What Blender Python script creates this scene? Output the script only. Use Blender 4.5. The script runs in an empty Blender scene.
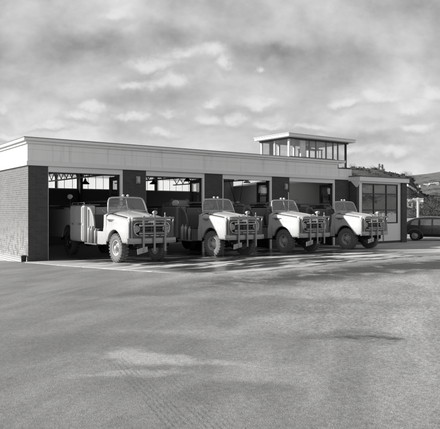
import bpy, bmesh, math, random
from mathutils import Vector, Matrix
random.seed(7)
R = math.radians
SC = bpy.context.scene
COL = SC.collection
# ------------------------------------------------------------------ camera
CAMX, CAMY, CAMZ = -6.81, -21.92, 2.0
cd = bpy.data.cameras.new('camera'); cam = bpy.data.objects.new('camera', cd); COL.objects.link(cam)
cam.location = (CAMX, CAMY, CAMZ); cam.rotation_euler = (R(90), 0, -R(36.02))
cd.sensor_width = 36; cd.lens = 565/440*36; cd.shift_y = -0.0102
cd.clip_start = .1; cd.clip_end = 6000
SC.camera = cam
# ------------------------------------------------------------------ sun
SUN_B, SUN_E = R(31), R(26.5)
sd = Vector((-math.cos(SUN_B)*math.cos(SUN_E), math.sin(SUN_B)*math.cos(SUN_E), math.sin(SUN_E)))
sl = bpy.data.lights.new('sun', 'SUN'); sl.energy = 4.8; sl.angle = R(.55); sl.color = (1, .985, .96)
so = bpy.data.objects.new('sun', sl); COL.objects.link(so)
so.rotation_euler = sd.to_track_quat('Z', 'Y').to_euler()
# ------------------------------------------------------------------ exposure
vs = SC.view_settings
vs.view_transform = 'Standard'; vs.look = 'None'; vs.exposure = 0.5; vs.gamma = 1; vs.use_curve_mapping = False
SC.cycles.max_bounces = 6
try: SC.cycles.use_denoising = True
except Exception: pass

# ------------------------------------------------------------------ node helper
class NT:
    def __init__(s, nt): s.nt = nt; s.n = nt.nodes; s.l = nt.links
    def node(s, t, **kw):
        x = s.n.new(t)
        for k, v in kw.items(): setattr(x, k, v)
        return x
    def put(s, sock, v):
        if isinstance(v, bpy.types.NodeSocket): s.l.new(v, sock)
        else:
            try: sock.default_value = v
            except Exception: sock.default_value = (v, v, v, 1)
    def m(s, op, a, b=0.0, c=0.0, clamp=False):
        x = s.node('ShaderNodeMath', operation=op); x.use_clamp = clamp
        s.put(x.inputs[0], a); s.put(x.inputs[1], b); s.put(x.inputs[2], c); return x.outputs[0]
    def mix(s, f, a, b):
        x = s.node('ShaderNodeMix', data_type='FLOAT'); s.put(x.inputs[0], f); s.put(x.inputs[2], a); s.put(x.inputs[3], b); return x.outputs[0]
    def ss(s, v, a, b, o0=0.0, o1=1.0):
        x = s.node('ShaderNodeMapRange', interpolation_type='SMOOTHSTEP')
        s.put(x.inputs[0], v); x.inputs[1].default_value = a; x.inputs[2].default_value = b
        x.inputs[3].default_value = o0; x.inputs[4].default_value = o1; return x.outputs[0]
    def noise(s, vec, scale, detail=4, rough=.55, dist=0.0):
        x = s.node('ShaderNodeTexNoise'); s.put(x.inputs['Vector'], vec)
        x.inputs['Scale'].default_value = scale; x.inputs['Detail'].default_value = detail
        x.inputs['Roughness'].default_value = rough; x.inputs['Distortion'].default_value = dist; return x.outputs[0]
    def mapping(s, vec, loc=(0,0,0), rot=(0,0,0), scale=(1,1,1)):
        x = s.node('ShaderNodeMapping'); s.put(x.inputs[0], vec)
        x.inputs[1].default_value = loc; x.inputs[2].default_value = rot; x.inputs[3].default_value = scale; return x.outputs[0]
    def sub(s, vec, p):
        x = s.node('ShaderNodeVectorMath', operation='SUBTRACT'); s.put(x.inputs[0], vec); x.inputs[1].default_value = p; return x.outputs[0]
    def length(s, vec):
        x = s.node('ShaderNodeVectorMath', operation='LENGTH'); s.put(x.inputs[0], vec); return x.outputs['Value']
    def ell(s, vec, cx, cy, rx, ry, rot=0, soft=.6):
        # 1 inside an ellipse in the plane, fading out; rot turns it
        v = s.sub(vec, (cx, cy, 0)); v = s.mapping(v, rot=(0, 0, -rot)); v = s.mapping(v, scale=(1/rx, 1/ry, 0))
        return s.ss(s.length(v), 1-soft, 1+soft, 1, 0)
    def grey(s, v):
        x = s.node('ShaderNodeCombineColor'); 
        for i in range(3): s.put(x.inputs[i], v)
        return x.outputs[0]
    def bump(s, h, strength, dist):
        x = s.node('ShaderNodeBump'); s.put(x.inputs['Height'], h); x.inputs['Strength'].default_value = strength
        x.inputs['Distance'].default_value = dist; return x.outputs[0]

def newmat(name):
    m = bpy.data.materials.new(name); m.use_nodes = True; t = NT(m.node_tree)
    b = m.node_tree.nodes['Principled BSDF']; return m, t, b
def mat(name, col, rough=.6, metal=0.0, var=.12, vscale=6.0, bump=0.0, bscale=40, coat=0.0, spec=.5, space='Object', streak=False):
    m, t, b = newmat(name)
    tc = t.node('ShaderNodeTexCoord').outputs[space]
    v = tc if not streak else t.mapping(tc, scale=(1, 1, .15))
    n = t.noise(v, vscale, 5, .6)
    f = t.m('MULTIPLY_ADD', n, 2*var, 1-var)
    t.put(b.inputs['Base Color'], t.grey(t.m('MULTIPLY', f, col)))
    t.put(b.inputs['Roughness'], t.m('MULTIPLY_ADD', n, .15, rough-.07, clamp=True))
    b.inputs['Metallic'].default_value = metal; b.inputs['Coat Weight'].default_value = coat
    b.inputs['Specular IOR Level'].default_value = spec
    if bump: t.put(b.inputs['Normal'], t.bump(t.noise(tc, bscale, 4), bump, .01))
    return m

SKYB = [(40, 84, 62, 34, .20), (18, 20, 40, 20, .08), (130, 10, 60, 14, .10), (290, 25, 22, 16, .10), (300, 85, 60, 22, .06), (395, 110, 60, 20, .12),
        (95, 42, 50, 14, -.16), (75, 66, 30, 10, -.08), (190, 34, 40, 12, -.12), (262, 48, 30, 7, -.16), (345, 62, 70, 16, -.12), (330, 104, 40, 10, -.06), (120, 98, 60, 8, -.08),
        (215, 88, 40, 8, -.08), (240, 112, 26, 6, -.12), (365, 136, 24, 6, -.14), (410, 122, 40, 5, -.12), (150, 20, 30, 8, -.06)]
PUFFS = [(130, 85, 24, 8), (164, 83, 28, 11), (150, 64, 34, 9), (186, 56, 30, 13), (212, 54, 18, 13), (97, 111, 16, 9), (84, 120, 20, 7), (126, 121, 24, 7), (168, 116, 22, 9), (208, 121, 22, 9),
         (160, 136, 26, 7), (3, 107, 14, 6), (8, 135, 24, 6), (214, 103, 14, 6), (258, 103, 26, 9), (259, 67, 8, 6), (224, 66, 8, 10), (120, 11, 26, 10), (236, 120, 14, 10), (270, 126, 22, 6),
         (310, 129, 34, 6), (352, 102, 24, 9), (384, 100, 30, 11), (408, 110, 30, 10), (432, 99, 22, 13), (415, 131, 28, 7), (345, 150, 34, 6), (390, 152, 36, 7), (50, 128, 26, 5), (-30, 90, 30, 14), (470, 90, 30, 16), (-40, 130, 30, 7), (475, 130, 30, 8)]
# ------------------------------------------------------------------ world: daylight sky with broken cloud, monochrome
w = bpy.data.worlds.new('World'); SC.world = w; w.use_nodes = True
t = NT(w.node_tree); bg = w.node_tree.nodes['Background']
sky = t.node('ShaderNodeTexSky', sky_type='NISHITA'); sky.sun_disc = False
sky.sun_elevation = SUN_E; sky.sun_rotation = -(R(90)-SUN_B)
bw = t.node('ShaderNodeRGBToBW'); t.l.new(sky.outputs[0], bw.inputs[0])
gen = t.node('ShaderNodeTexCoord').outputs['Generated']
sep = t.node('ShaderNodeSeparateXYZ'); t.l.new(gen, sep.inputs[0])
zz = t.m('ADD', t.m('MAXIMUM', sep.outputs[2], 0.0), .10)
cx = t.m('DIVIDE', sep.outputs[0], zz); cy = t.m('DIVIDE', sep.outputs[1], zz)
cc = t.node('ShaderNodeCombineXYZ'); t.put(cc.inputs[0], cx); t.put(cc.inputs[1], cy)
P = t.mapping(cc.outputs[0], rot=(0, 0, R(36)))      # x' across, y' away from the town
Pm = t.mapping(P, scale=(1.0, .8, 1))
D = t.mapping(gen, rot=(0, 0, R(36)))
ds = t.node('ShaderNodeSeparateXYZ'); t.put(ds.inputs[0], D)
yf = t.m('MAXIMUM', ds.outputs[1], .12)
U = t.m('DIVIDE', ds.outputs[0], yf); V = t.m('DIVIDE', ds.outputs[2], yf)
uv = t.node('ShaderNodeCombineXYZ'); t.put(uv.inputs[0], U); t.put(uv.inputs[1], V); UV = uv.outputs[0]
wn = t.node('ShaderNodeTexNoise'); t.put(wn.inputs['Vector'], UV); wn.inputs['Scale'].default_value = 9; wn.inputs['Detail'].default_value = 6; wn.inputs['Roughness'].default_value = .62
wv = t.node('ShaderNodeVectorMath', operation='MULTIPLY_ADD'); t.put(wv.inputs[0], t.sub(wn.outputs['Color'], (.5, .5, .5))); wv.inputs[1].default_value = (.11, .07, 0); t.put(wv.inputs[2], UV); WUV = wv.outputs[0]
n1 = t.noise(Pm, .7, 7, .55, .3)
n2 = t.noise(t.mapping(UV, loc=(2.3, 1.1, 0), scale=(1, 1.4, 1)), 4.5, 6, .5, .3)
n3 = t.noise(t.mapping(UV, loc=(5.3, 3.1, 0), scale=(1, 1.3, 1)), 20, 9, .62, .25)
n4 = t.noise(t.mapping(UV, loc=(1.3, 8.1, 0), scale=(1, 1.3, 1)), 11, 7, .6, .2)
val = t.m('ADD', t.m('MULTIPLY', n1, .3), t.m('ADD', t.m('MULTIPLY', n2, .45), t.m('MULTIPLY', n4, .25)))
val = t.m('MULTIPLY_ADD', t.m('SUBTRACT', val, .5), 1.7, .42)
for (a, c, ra, rc, am) in SKYB:      # broad soft masses: bearing, height, half sizes, lift
    val = t.m('ADD', val, t.m('MULTIPLY', t.ell(WUV, (a-220)/565, (209-c)/565, ra/565, rc/565, 0, .8), am))
val = t.m('ADD', val, t.ss(V, .04, .26, .20, 0))
base = t.m('MULTIPLY_ADD', t.m('ADD', t.m('MAXIMUM', val, 0.0), t.m('MULTIPLY', t.m('SUBTRACT', n3, .5), .16)), 6.6, .85)
# heaped clouds with crisp tops and greyer flat bottoms
den = 0.0; lit = 0.0
for (a, c, ra, rc) in PUFFS:
    q = t.sub(WUV, ((a-220)/565, (209-c)/565, 0)); q = t.mapping(q, scale=(565/ra, 565/rc, 0)); L_ = t.length(q)
    e = t.m('MAXIMUM', t.m('SUBTRACT', 1.45, L_), 0.0)
    sq = t.node('ShaderNodeSeparateXYZ'); t.put(sq.inputs[0], q)
    den = t.m('MAXIMUM', den, e) if den else e
    li = t.m('MULTIPLY', e, t.m('ADD', sq.outputs[1], .9)); lit = t.m('MAXIMUM', lit, li) if lit else li
d2 = t.m('ADD', den, t.m('ADD', t.m('MULTIPLY', t.m('SUBTRACT', n3, .5), 2.3), t.m('MULTIPLY', t.m('SUBTRACT', n4, .5), 1.6)))
mask = t.m('MULTIPLY', t.ss(d2, .05, 1.25), t.ss(den, 0, .3))
inside = t.m('ADD', 3.3, t.m('MULTIPLY', t.ss(t.m('ADD', lit, t.m('MULTIPLY', t.m('SUBTRACT', n3, .5), 1.2)), .0, 1.5), 2.5))
front = t.ss(ds.outputs[1], .15, .3)
colv = t.mix(t.m('MULTIPLY', t.m('MULTIPLY', mask, front), .75), base, inside)
elev = sep.outputs[2]
# sky dimmed overhead, and raised behind the camera as fill for the shaded fronts
back = t.ss(ds.outputs[1], -.6, .45, 1.2, 1)
high = t.ss(elev, .38, .8, 1, .5)
colv = t.m('MULTIPLY', colv, t.m('MULTIPLY', back, high))
SKYV = colv
t.put(bg.inputs[0], t.grey(colv)); bg.inputs[1].default_value = .1

# ------------------------------------------------------------------ mesh builder
def tag(o, label=None, cat=None, group=None, kind=None):
    if label: o['label'] = label
    if cat: o['category'] = cat
    if group: o['group'] = group
    if kind: o['kind'] = kind
    return o
def empty(name, loc, rz=0, label=None, cat=None, group=None):
    o = bpy.data.objects.new(name, None); COL.objects.link(o); o.location = loc; o.rotation_euler = (0, 0, rz)
    o.empty_display_size = .2
    return tag(o, label, cat, group)

class MB:
    def __init__(s): s.bm = bmesh.new()
    def face(s, vs, smooth=False):
        try:
            f = s.bm.faces.new(vs); f.smooth = smooth; return f
        except ValueError: return None
    def hexa(s, p):    # 8 points: bottom ring 4, top ring 4
        v = [s.bm.verts.new(q) for q in p]
        for a in ((3,2,1,0), (4,5,6,7), (0,1,5,4), (1,2,6,5), (2,3,7,6), (3,0,4,7)): s.face([v[i] for i in a])
        return s
    def box(s, x0, x1, y0, y1, z0, z1, M=None):
        p = [Vector(q) for q in ((x0,y0,z0),(x1,y0,z0),(x1,y1,z0),(x0,y1,z0),(x0,y0,z1),(x1,y0,z1),(x1,y1,z1),(x0,y1,z1))]
        if M: p = [M @ q for q in p]
        return s.hexa(p)
    def bar(s, a, b, wx, wy=None, up=(0,0,1)):   # rectangular bar between two points
        wy = wy or wx; a = Vector(a); b = Vector(b); d = (b-a).normalized(); u = Vector(up)
        if abs(d.dot(u)) > .98: u = Vector((0,1,0))
        x = d.cross(u).normalized()*wx/2; y = x.cross(d).normalized()*wy/2
        return s.hexa([a-x-y, a+x-y, a+x+y, a-x+y, b-x-y, b+x-y, b+x+y, b-x+y])
    def ring(s, c, d, r, n, up=None):
        d = Vector(d).normalized(); u = Vector((0,0,1)) if abs(d.z) < .95 else Vector((0,1,0))
        x = d.cross(u).normalized(); y = x.cross(d).normalized()
        return [s.bm.verts.new(Vector(c)+(x*math.cos(2*math.pi*i/n)+y*math.sin(2*math.pi*i/n))*r) for i in range(n)]
    def bridge(s, a, b, smooth=True):
        n = len(a)
        for i in range(n): s.face([a[i], a[(i+1)%n], b[(i+1)%n], b[i]], smooth)
    def tube(s, pts, r, n=10, caps=True):
        pts = [Vector(p) for p in pts]; prev = None
        rr = r if isinstance(r, (list, tuple)) else [r]*len(pts)
        for i, p in enumerate(pts):
            d = (pts[min(i+1, len(pts)-1)]-pts[max(i-1, 0)])
            k = s.ring(p, d, rr[i], n)
            if prev: s.bridge(prev, k)
            elif caps: s.face(k[::-1])
            prev = k
        if caps: s.face(prev)
        return s
    def lathe(s, prof, o, d, n=24, smooth=True, closed=False):   # prof: (along, radius)
        o = Vector(o); d = Vector(d).normalized(); rings = []
        for a, r in prof: rings.append(s.ring(o+d*a, d, max(r, 1e-4), n))
        for a, b in zip(rings, rings[1:]): s.bridge(a, b, smooth)
        if closed: s.bridge(rings[-1], rings[0], smooth)
        return s
    def ball(s, c, r, n=14, sq=(1,1,1)):
        c = Vector(c); prev = None; m = n//2
        for j in range(m+1):
            th = math.pi*j/m; z = math.cos(th); q = max(math.sin(th), 1e-3)
            k = [s.bm.verts.new(c+Vector((r*q*math.cos(2*math.pi*i/n)*sq[0], r*q*math.sin(2*math.pi*i/n)*sq[1], r*z*sq[2]))) for i in range(n)]
            if prev: s.bridge(k, prev)
            prev = k
        return s
    def prism(s, poly, ax, a0, a1, smooth=False):  # poly 2D extruded along axis ax ('x','y','z')
        def P(q, a): return {'x': (a, q[0], q[1]), 'y': (q[0], a, q[1]), 'z': (q[0], q[1], a)}[ax]
        A = [s.bm.verts.new(P(q, a0)) for q in poly]; B = [s.bm.verts.new(P(q, a1)) for q in poly]
        s.face(A[::-1]); s.face(B); s.bridge(A, B, smooth); return s
    def frame(s, outer, inner, ax, a0, a1):   # panel with a hole; same vertex count
        def P(q, a): return {'x': (a, q[0], q[1]), 'y': (q[0], a, q[1]), 'z': (q[0], q[1], a)}[ax]
        L = [[s.bm.verts.new(P(q, a)) for q in pl] for pl in (outer, inner) for a in (a0, a1)]
        s.bridge(L[0], L[2], False); s.bridge(L[1], L[3], False); s.bridge(L[0], L[1], False); s.bridge(L[2], L[3], False); return s
    def grid(s, rows, smooth=True, closeu=False):
        V = [[s.bm.verts.new(p) for p in r] for r in rows]
        for a, b in zip(V, V[1:]):
            n = len(a)
            for i in range(n if closeu else n-1): s.face([a[i], a[(i+1)%n], b[(i+1)%n], b[i]], smooth)
        return V
    def build(s, name, m, parent=None, bevel=0.0, solid=0.0, seg=2, sub=0):
        bmesh.ops.recalc_face_normals(s.bm, faces=s.bm.faces)
        me = bpy.data.meshes.new(name); s.bm.to_mesh(me); s.bm.free()
        me.materials.append(m)
        o = bpy.data.objects.new(name, me); COL.objects.link(o)
        if parent: o.parent = parent
        if solid: q = o.modifiers.new('solid', 'SOLIDIFY'); q.thickness = solid; q.offset = -1
        if sub: q = o.modifiers.new('sub', 'SUBSURF'); q.levels = sub; q.render_levels = sub
        if bevel:
            q = o.modifiers.new('bevel', 'BEVEL'); q.width = bevel; q.segments = seg; q.limit_method = 'ANGLE'; q.angle_limit = R(40)
        return o
def smooth(x, a, b):
    u = min(1, max(0, (x-a)/(b-a))); return u*u*(3-2*u)
def lerp(a, b, u): return a+(b-a)*u
def interp(x, tab):
    if x <= tab[0][0]: return tab[0][1]
    for (a, va), (b, vb) in zip(tab, tab[1:]):
        if x <= b: return lerp(va, vb, (x-a)/(b-a))
    return tab[-1][1]

# ------------------------------------------------------------------ materials
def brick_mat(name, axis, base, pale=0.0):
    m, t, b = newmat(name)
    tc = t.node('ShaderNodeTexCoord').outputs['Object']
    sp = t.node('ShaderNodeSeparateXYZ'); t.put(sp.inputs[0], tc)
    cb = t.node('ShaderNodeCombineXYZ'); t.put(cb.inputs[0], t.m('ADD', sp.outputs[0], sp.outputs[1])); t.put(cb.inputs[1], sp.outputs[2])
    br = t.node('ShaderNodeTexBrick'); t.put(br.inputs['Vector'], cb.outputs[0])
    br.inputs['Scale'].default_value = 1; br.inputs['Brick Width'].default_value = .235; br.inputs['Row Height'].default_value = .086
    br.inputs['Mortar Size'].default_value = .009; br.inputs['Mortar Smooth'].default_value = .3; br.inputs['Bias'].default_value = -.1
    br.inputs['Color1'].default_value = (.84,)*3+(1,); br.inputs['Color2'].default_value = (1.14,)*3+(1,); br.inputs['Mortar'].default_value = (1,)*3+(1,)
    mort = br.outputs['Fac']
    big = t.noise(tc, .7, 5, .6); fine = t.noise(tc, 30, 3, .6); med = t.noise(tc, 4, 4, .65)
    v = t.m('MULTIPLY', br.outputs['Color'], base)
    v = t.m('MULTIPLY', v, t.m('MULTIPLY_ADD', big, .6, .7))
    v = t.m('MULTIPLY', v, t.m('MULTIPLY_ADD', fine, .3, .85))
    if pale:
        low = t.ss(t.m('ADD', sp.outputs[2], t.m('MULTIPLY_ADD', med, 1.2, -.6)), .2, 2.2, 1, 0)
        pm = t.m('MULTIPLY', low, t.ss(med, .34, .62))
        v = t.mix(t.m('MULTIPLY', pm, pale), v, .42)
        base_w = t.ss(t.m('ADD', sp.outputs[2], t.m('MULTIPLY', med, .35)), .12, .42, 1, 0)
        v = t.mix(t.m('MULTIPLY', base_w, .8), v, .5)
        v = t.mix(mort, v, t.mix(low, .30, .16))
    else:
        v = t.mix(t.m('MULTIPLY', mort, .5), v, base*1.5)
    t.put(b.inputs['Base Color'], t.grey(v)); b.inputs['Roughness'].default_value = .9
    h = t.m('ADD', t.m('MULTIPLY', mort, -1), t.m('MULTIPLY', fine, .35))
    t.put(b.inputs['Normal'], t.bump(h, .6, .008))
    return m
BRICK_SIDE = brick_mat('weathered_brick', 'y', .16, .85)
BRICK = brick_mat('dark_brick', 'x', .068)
WHITE = mat('white_painted_render', .80, .6, var=.05, vscale=1.5, bump=.15, streak=True)
FASC, t, b = newmat('painted_fascia'); tc = t.node('ShaderNodeTexCoord').outputs['Object']
sp = t.node('ShaderNodeSeparateXYZ'); t.put(sp.inputs[0], tc)
fa = t.m('ABSOLUTE', t.m('SUBTRACT', t.m('FRACT', t.m('DIVIDE', t.m('ADD', t.m('ADD', sp.outputs[0], sp.outputs[1]), .9), 3.66)), .5))
jt = t.ss(fa, .0012, .003, 1, 0)
run = t.ss(t.noise(t.mapping(tc, scale=(1, 1, .06)), 5, 5, .65), .50, .72); dirt = t.noise(tc, .8, 5, .6)
v = t.m('MULTIPLY_ADD', run, -.16, .88); v = t.m('MULTIPLY', v, t.m('MULTIPLY_ADD', dirt, .14, .93)); v = t.mix(t.m('MULTIPLY', jt, .28), v, .2)
t.put(b.inputs['Base Color'], t.grey(v)); b.inputs['Roughness'].default_value = .6
t.put(b.inputs['Normal'], t.bump(t.noise(tc, 1.5, 3), .12, .05))
TRIM = mat('white_trim_paint', .82, .5, var=.05, vscale=3)
DARKW = mat('dark_window_paint', .03, .45)
ROOFM = mat('roof_felt', .16, .85, var=.25, vscale=2)
INW = mat('interior_wall', .13, .85, var=.15, vscale=1.5)
INP = mat('interior_pale_wall', .36, .8, var=.12, vscale=1.2)
FLOOR = mat('bay_floor_concrete', .10, .75, var=.3, vscale=1.2)
STEEL = mat('grey_steel', .35, .45, metal=.4)
TRUSSM = mat('pale_truss_paint', .55, .6)
def paint_mat(name, col):
    m, t, b = newmat(name); tc = t.node('ShaderNodeTexCoord').outputs['Object']
    n = t.noise(tc, 2.2, 5, .6); d = t.noise(tc, 7, 6, .7); f = t.noise(t.mapping(tc, scale=(1, 1, .2)), 16, 4, .6)
    sp = t.node('ShaderNodeSeparateXYZ'); t.put(sp.inputs[0], tc)
    v = t.m('MULTIPLY', col, t.m('MULTIPLY_ADD', n, .2, .9)); v = t.m('MULTIPLY', v, t.m('MULTIPLY_ADD', t.ss(f, .4, .75), -.10, 1.03))
    mud = t.m('MULTIPLY', t.ss(t.m('ADD', sp.outputs[2], t.m('MULTIPLY', t.m('SUBTRACT', d, .5), 1.1)), .55, 1.15, 1, 0), t.ss(d, .35, .6, .4, 1))
    v = t.mix(t.m('MULTIPLY', mud, .62), v, .15)
    chip = t.ss(t.noise(tc, 38, 3, .5), .70, .73); v = t.mix(t.m('MULTIPLY', chip, .5), v, .08)
    t.put(b.inputs['Base Color'], t.grey(v)); t.put(b.inputs['Roughness'], t.m('ADD', t.m('MULTIPLY_ADD', n, .14, .20), t.m('MULTIPLY', mud, .35)))
    t.put(b.inputs['Coat Weight'], t.m('SUBTRACT', .55, t.m('MULTIPLY', mud, .5))); b.inputs['Coat Roughness'].default_value = .08
    t.put(b.inputs['Normal'], t.bump(t.noise(tc, 3.5, 3), .10, .03)); return m
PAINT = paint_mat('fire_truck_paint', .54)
BODYS = mat('shaded_locker_paint', .13, .4, var=.2, coat=.3)  # locker paint with shade mixed into the colour, for the copied trucks
TANKD = mat('shaded_tank_panel', .10, .5, var=.2)  # darker version of the body panel, paints shade onto the copied trucks
NOSE = mat('shaded_nose_paint', .13, .4, var=.15, coat=.3)  # front colour darkened so the truck noses read as shaded
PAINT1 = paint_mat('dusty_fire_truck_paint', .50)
BODYD = mat('dark_body_panel', .30, .5, var=.2)
BLACK = mat('black_enamel', .018, .4)
CHAS = mat('chassis_black', .02, .7)
RUB = mat('tyre_rubber', .035, .85, var=.3, vscale=14, bump=.3)
RUBD = mat('dusty_tyre_rubber', .16, .9, var=.3, vscale=14, bump=.3)
RIMM = mat('wheel_paint', .40, .45, var=.2)
CHROME = mat('chrome', .75, .16, metal=.9, var=.05)
SILV = mat('galvanised_bar', .34, .30, metal=.6, var=.15)
SEAT = mat('seat_leather', .04, .55)
CANVAS = mat('canvas_hose', .3, .85, var=.25, vscale=30, bump=.5)
LENS = mat('lamp_lens', .8, .15, var=.04, coat=.6)
GREYL = mat('grey_lamp_glass', .42, .3)  # greyer lens colour, so these lamps read less white
PLATE = mat('number_plate', .45, .5)
GLASSM, t, b = newmat('window_glass')
out = GLASSM.node_tree.nodes['Material Output']
tr = t.node('ShaderNodeBsdfTransparent'); tr.inputs[0].default_value = (.96, .96, .96, 1)
gl = t.node('ShaderNodeBsdfGlossy'); gl.inputs['Roughness'].default_value = .02; gl.inputs[0].default_value = (.9,)*3+(1,)
fr = t.node('ShaderNodeFresnel'); geo = t.node('ShaderNodeNewGeometry'); t.put(fr.inputs[0], t.mix(geo.outputs['Backfacing'], 1.5, .6667))
tcg = t.node('ShaderNodeTexCoord').outputs['Object']
bp = t.bump(t.noise(tcg, 1.2, 2), .08, .05); t.put(gl.inputs['Normal'], bp)
mx = t.node('ShaderNodeMixShader'); t.put(mx.inputs[0], t.m('MULTIPLY_ADD', fr.outputs[0], 1.3, .02, clamp=True)); t.l.new(tr.outputs[0], mx.inputs[1]); t.l.new(gl.outputs[0], mx.inputs[2])
t.l.new(mx.outputs[0], out.inputs[0])
GLASS = GLASSM
# office glass: reflection raised so the panes read brighter
OGLASS = GLASSM.copy(); OGLASS.name = 'office_glass'
for nd in OGLASS.node_tree.nodes:
    if nd.type == 'MATH' and nd.operation == 'MULTIPLY_ADD' and abs(nd.inputs[1].default_value-1.3) < .01: nd.inputs[1].default_value = 2.2; nd.inputs[2].default_value = .30
# dusty pane: glass with a film of dust that scatters light
DUSTG, t, b = newmat('dusty_glass')
out = DUSTG.node_tree.nodes['Material Output']
tr = t.node('ShaderNodeBsdfTransparent'); tr.inputs[0].default_value = (.85,)*3+(1,)
df = t.node('ShaderNodeBsdfDiffuse'); df.inputs[0].default_value = (.5,)*3+(1,)
gl = t.node('ShaderNodeBsdfGlossy'); gl.inputs['Roughness'].default_value = .06
mx = t.node('ShaderNodeMixShader'); t.put(mx.inputs[0], t.m('MULTIPLY_ADD', t.noise(t.node('ShaderNodeTexCoord').outputs['Object'], 5, 4), .16, .0)); t.l.new(tr.outputs[0], mx.inputs[1]); t.l.new(df.outputs[0], mx.inputs[2])
m2 = t.node('ShaderNodeMixShader'); m2.inputs[0].default_value = .15; t.l.new(mx.outputs[0], m2.inputs[1]); t.l.new(gl.outputs[0], m2.inputs[2])
t.l.new(m2.outputs[0], out.inputs[0])
# reeded translucent glazing of the back windows
FROST, t, b = newmat('obscured_glass')
out = FROST.node_tree.nodes['Material Output']
tr = t.node('ShaderNodeBsdfTransparent'); tr.inputs[0].default_value = (.9,)*3+(1,)
tl = t.node('ShaderNodeBsdfTranslucent'); tl.inputs[0].default_value = (.8,)*3+(1,)
mx = t.node('ShaderNodeMixShader'); mx.inputs[0].default_value = .35; t.l.new(tr.outputs[0], mx.inputs[1]); t.l.new(tl.outputs[0], mx.inputs[2])
t.l.new(mx.outputs[0], out.inputs[0])

MILK, t, b = newmat('fill_opening_diffuser')
tl = t.node('ShaderNodeBsdfTranslucent'); tl.inputs[0].default_value = (.9,)*3+(1,); t.l.new(tl.outputs[0], MILK.node_tree.nodes['Material Output'].inputs[0])
# ------------------------------------------------------------------ ground
def gz(x, y):
    s = lerp(.038, .018, smooth(x, 4, 24))
    if y < 0:
        d = -y; f = d if d < 5 else 5+ (1-math.exp(-(d-5)/3.0))*3.0
        return s*f
    s2 = lerp(.058, .0, smooth(x, -1, 2))*lerp(1, .0, smooth(x, 5, 20)) if x > -1 else .058
    f = y if y < 5 else 5+(1-math.exp(-(y-5)/3.0))*3.0
    # a slight fall of the yard beside the left wall
    return -(.058*lerp(1, .15, smooth(x, 0, 3)))*f
def axis_steps(lo, hi, fine0, fine1, step):
    a = []; x = fine0; st = step
    while x > lo: st *= 1.25; x -= st; a.append(x)
    a = a[::-1]; x = fine0
    while x < fine1: a.append(x); x += step
    st = step
    while x < hi: a.append(x); st *= 1.25; x += st
    a.append(x); return a
xs = axis_steps(-3000, 3000, -14, 30, .5); ys = axis_steps(-3000, 3000, -26, 12, .5)
g = MB(); g.grid([[(x, y, gz(x, y)) for x in xs] for y in ys])
GM, t, b = newmat('asphalt_and_gravel_yard')
tc = t.node('ShaderNodeTexCoord').outputs['Object']
big = t.noise(tc, .22, 5, .6, .4); med = t.noise(tc, 1.1, 5, .62, .5); fin = t.noise(tc, 9, 4, .6); grit = t.noise(tc, 75, 3, .75); grit2 = t.noise(tc, 22, 4, .75)
vor = t.node('ShaderNodeTexVoronoi'); t.put(vor.inputs['Vector'], tc); vor.inputs['Scale'].default_value = 42
warp = t.node('ShaderNodeVectorMath', operation='MULTIPLY_ADD')
nv = t.node('ShaderNodeTexNoise'); t.put(nv.inputs['Vector'], tc); nv.inputs['Scale'].default_value = .9; nv.inputs['Detail'].default_value = 5
vv = t.sub(nv.outputs['Color'], (.5, .5, .5)); t.put(warp.inputs[0], vv); warp.inputs[1].default_value = (1.6, 1.6, 0); t.put(warp.inputs[2], tc); W = warp.outputs[0]
along = t.mapping(tc, rot=(0, 0, R(-36)))
streak = t.noise(t.mapping(along, scale=(.35, 1.3, 1)), .8, 5, .6, .6)
sp = t.node('ShaderNodeSeparateXYZ'); t.put(sp.inputs[0], W)
# gravel-strewn half to the right (X grows, near the camera too)
gr = t.ss(t.m('ADD', t.m('ADD', sp.outputs[0], t.m('MULTIPLY', sp.outputs[1], -.25)), t.m('MULTIPLY', t.m('SUBTRACT', big, .5), 6)), 0.0, 6.5)
v = t.mix(gr, .235, .335)
v = t.m('MULTIPLY', v, t.m('MULTIPLY_ADD', t.ss(streak, .3, .7), .38, .81))
v = t.m('MULTIPLY', v, t.m('MULTIPLY_ADD', med, .4, .80))
GROUND_SPOTS = 'spots'
def spot(v, cx, cy, rx, ry, rot, target, amt, soft=.5):
    e = t.m('MULTIPLY', t.ell(W, cx, cy, rx, ry, R(rot), soft), t.m('MULTIPLY', t.ss(med, .3, .55), amt))
    return t.mix(e, v, target)
SPOTS = [
 # cx, cy, rx, ry, rot, value, amount
 (8.5, -11.3, 9.0, 1.35, 1, .07, 1.0),      # dark tarred strip beyond the concrete
 (-3.0, -11.4, 2.2, .5, -36, .27, .5),
 (-1.0, -12.6, 2.4, .35, -36, .29, .55),
 (.3, -14.2, 2.5, .5, -40, .13, .5),
 (-3.75, -16.02, .34, .22, -30, .42, .8),
 (-3.35, -16.55, .62, .26, -36, .42, .85),
 (-4.15, -16.55, .5, .12, -36, .38, .7),
 (-3.1, -17.3, .7, .3, -36, .36, .5),
 (-2.0, -15.6, 1.4, .3, -30, .34, .5),
 (-3.6, -17.65, .5, .22, -36, .14, .6),
 (-4.2, -14.7, 1.3, .45, -36, .17, .55),
 (-.75, -14.4, 2.4, .45, -38, .17, .6),
 (-5.0, -13.0, 1.8, .4, -30, .18, .5),
 (-.70, -17.02, .55, .10, -41, .05, .95),
 (-.9, -16.7, 1.1, .28, -40, .12, .6),
]
TRA = (-3.80, -15.35, -4.50, -18.35, .14)
TRB = (-3.62, -16.0, -4.24, -18.45, .14)
for sx in SPOTS: v = spot(v, *sx)
gn = t.mix(gr, .35, .95)
v = t.m('MULTIPLY', v, t.m('ADD', 1, t.m('MULTIPLY', t.m('SUBTRACT', grit, .5), t.m('MULTIPLY', gn, 2.4))))
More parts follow.
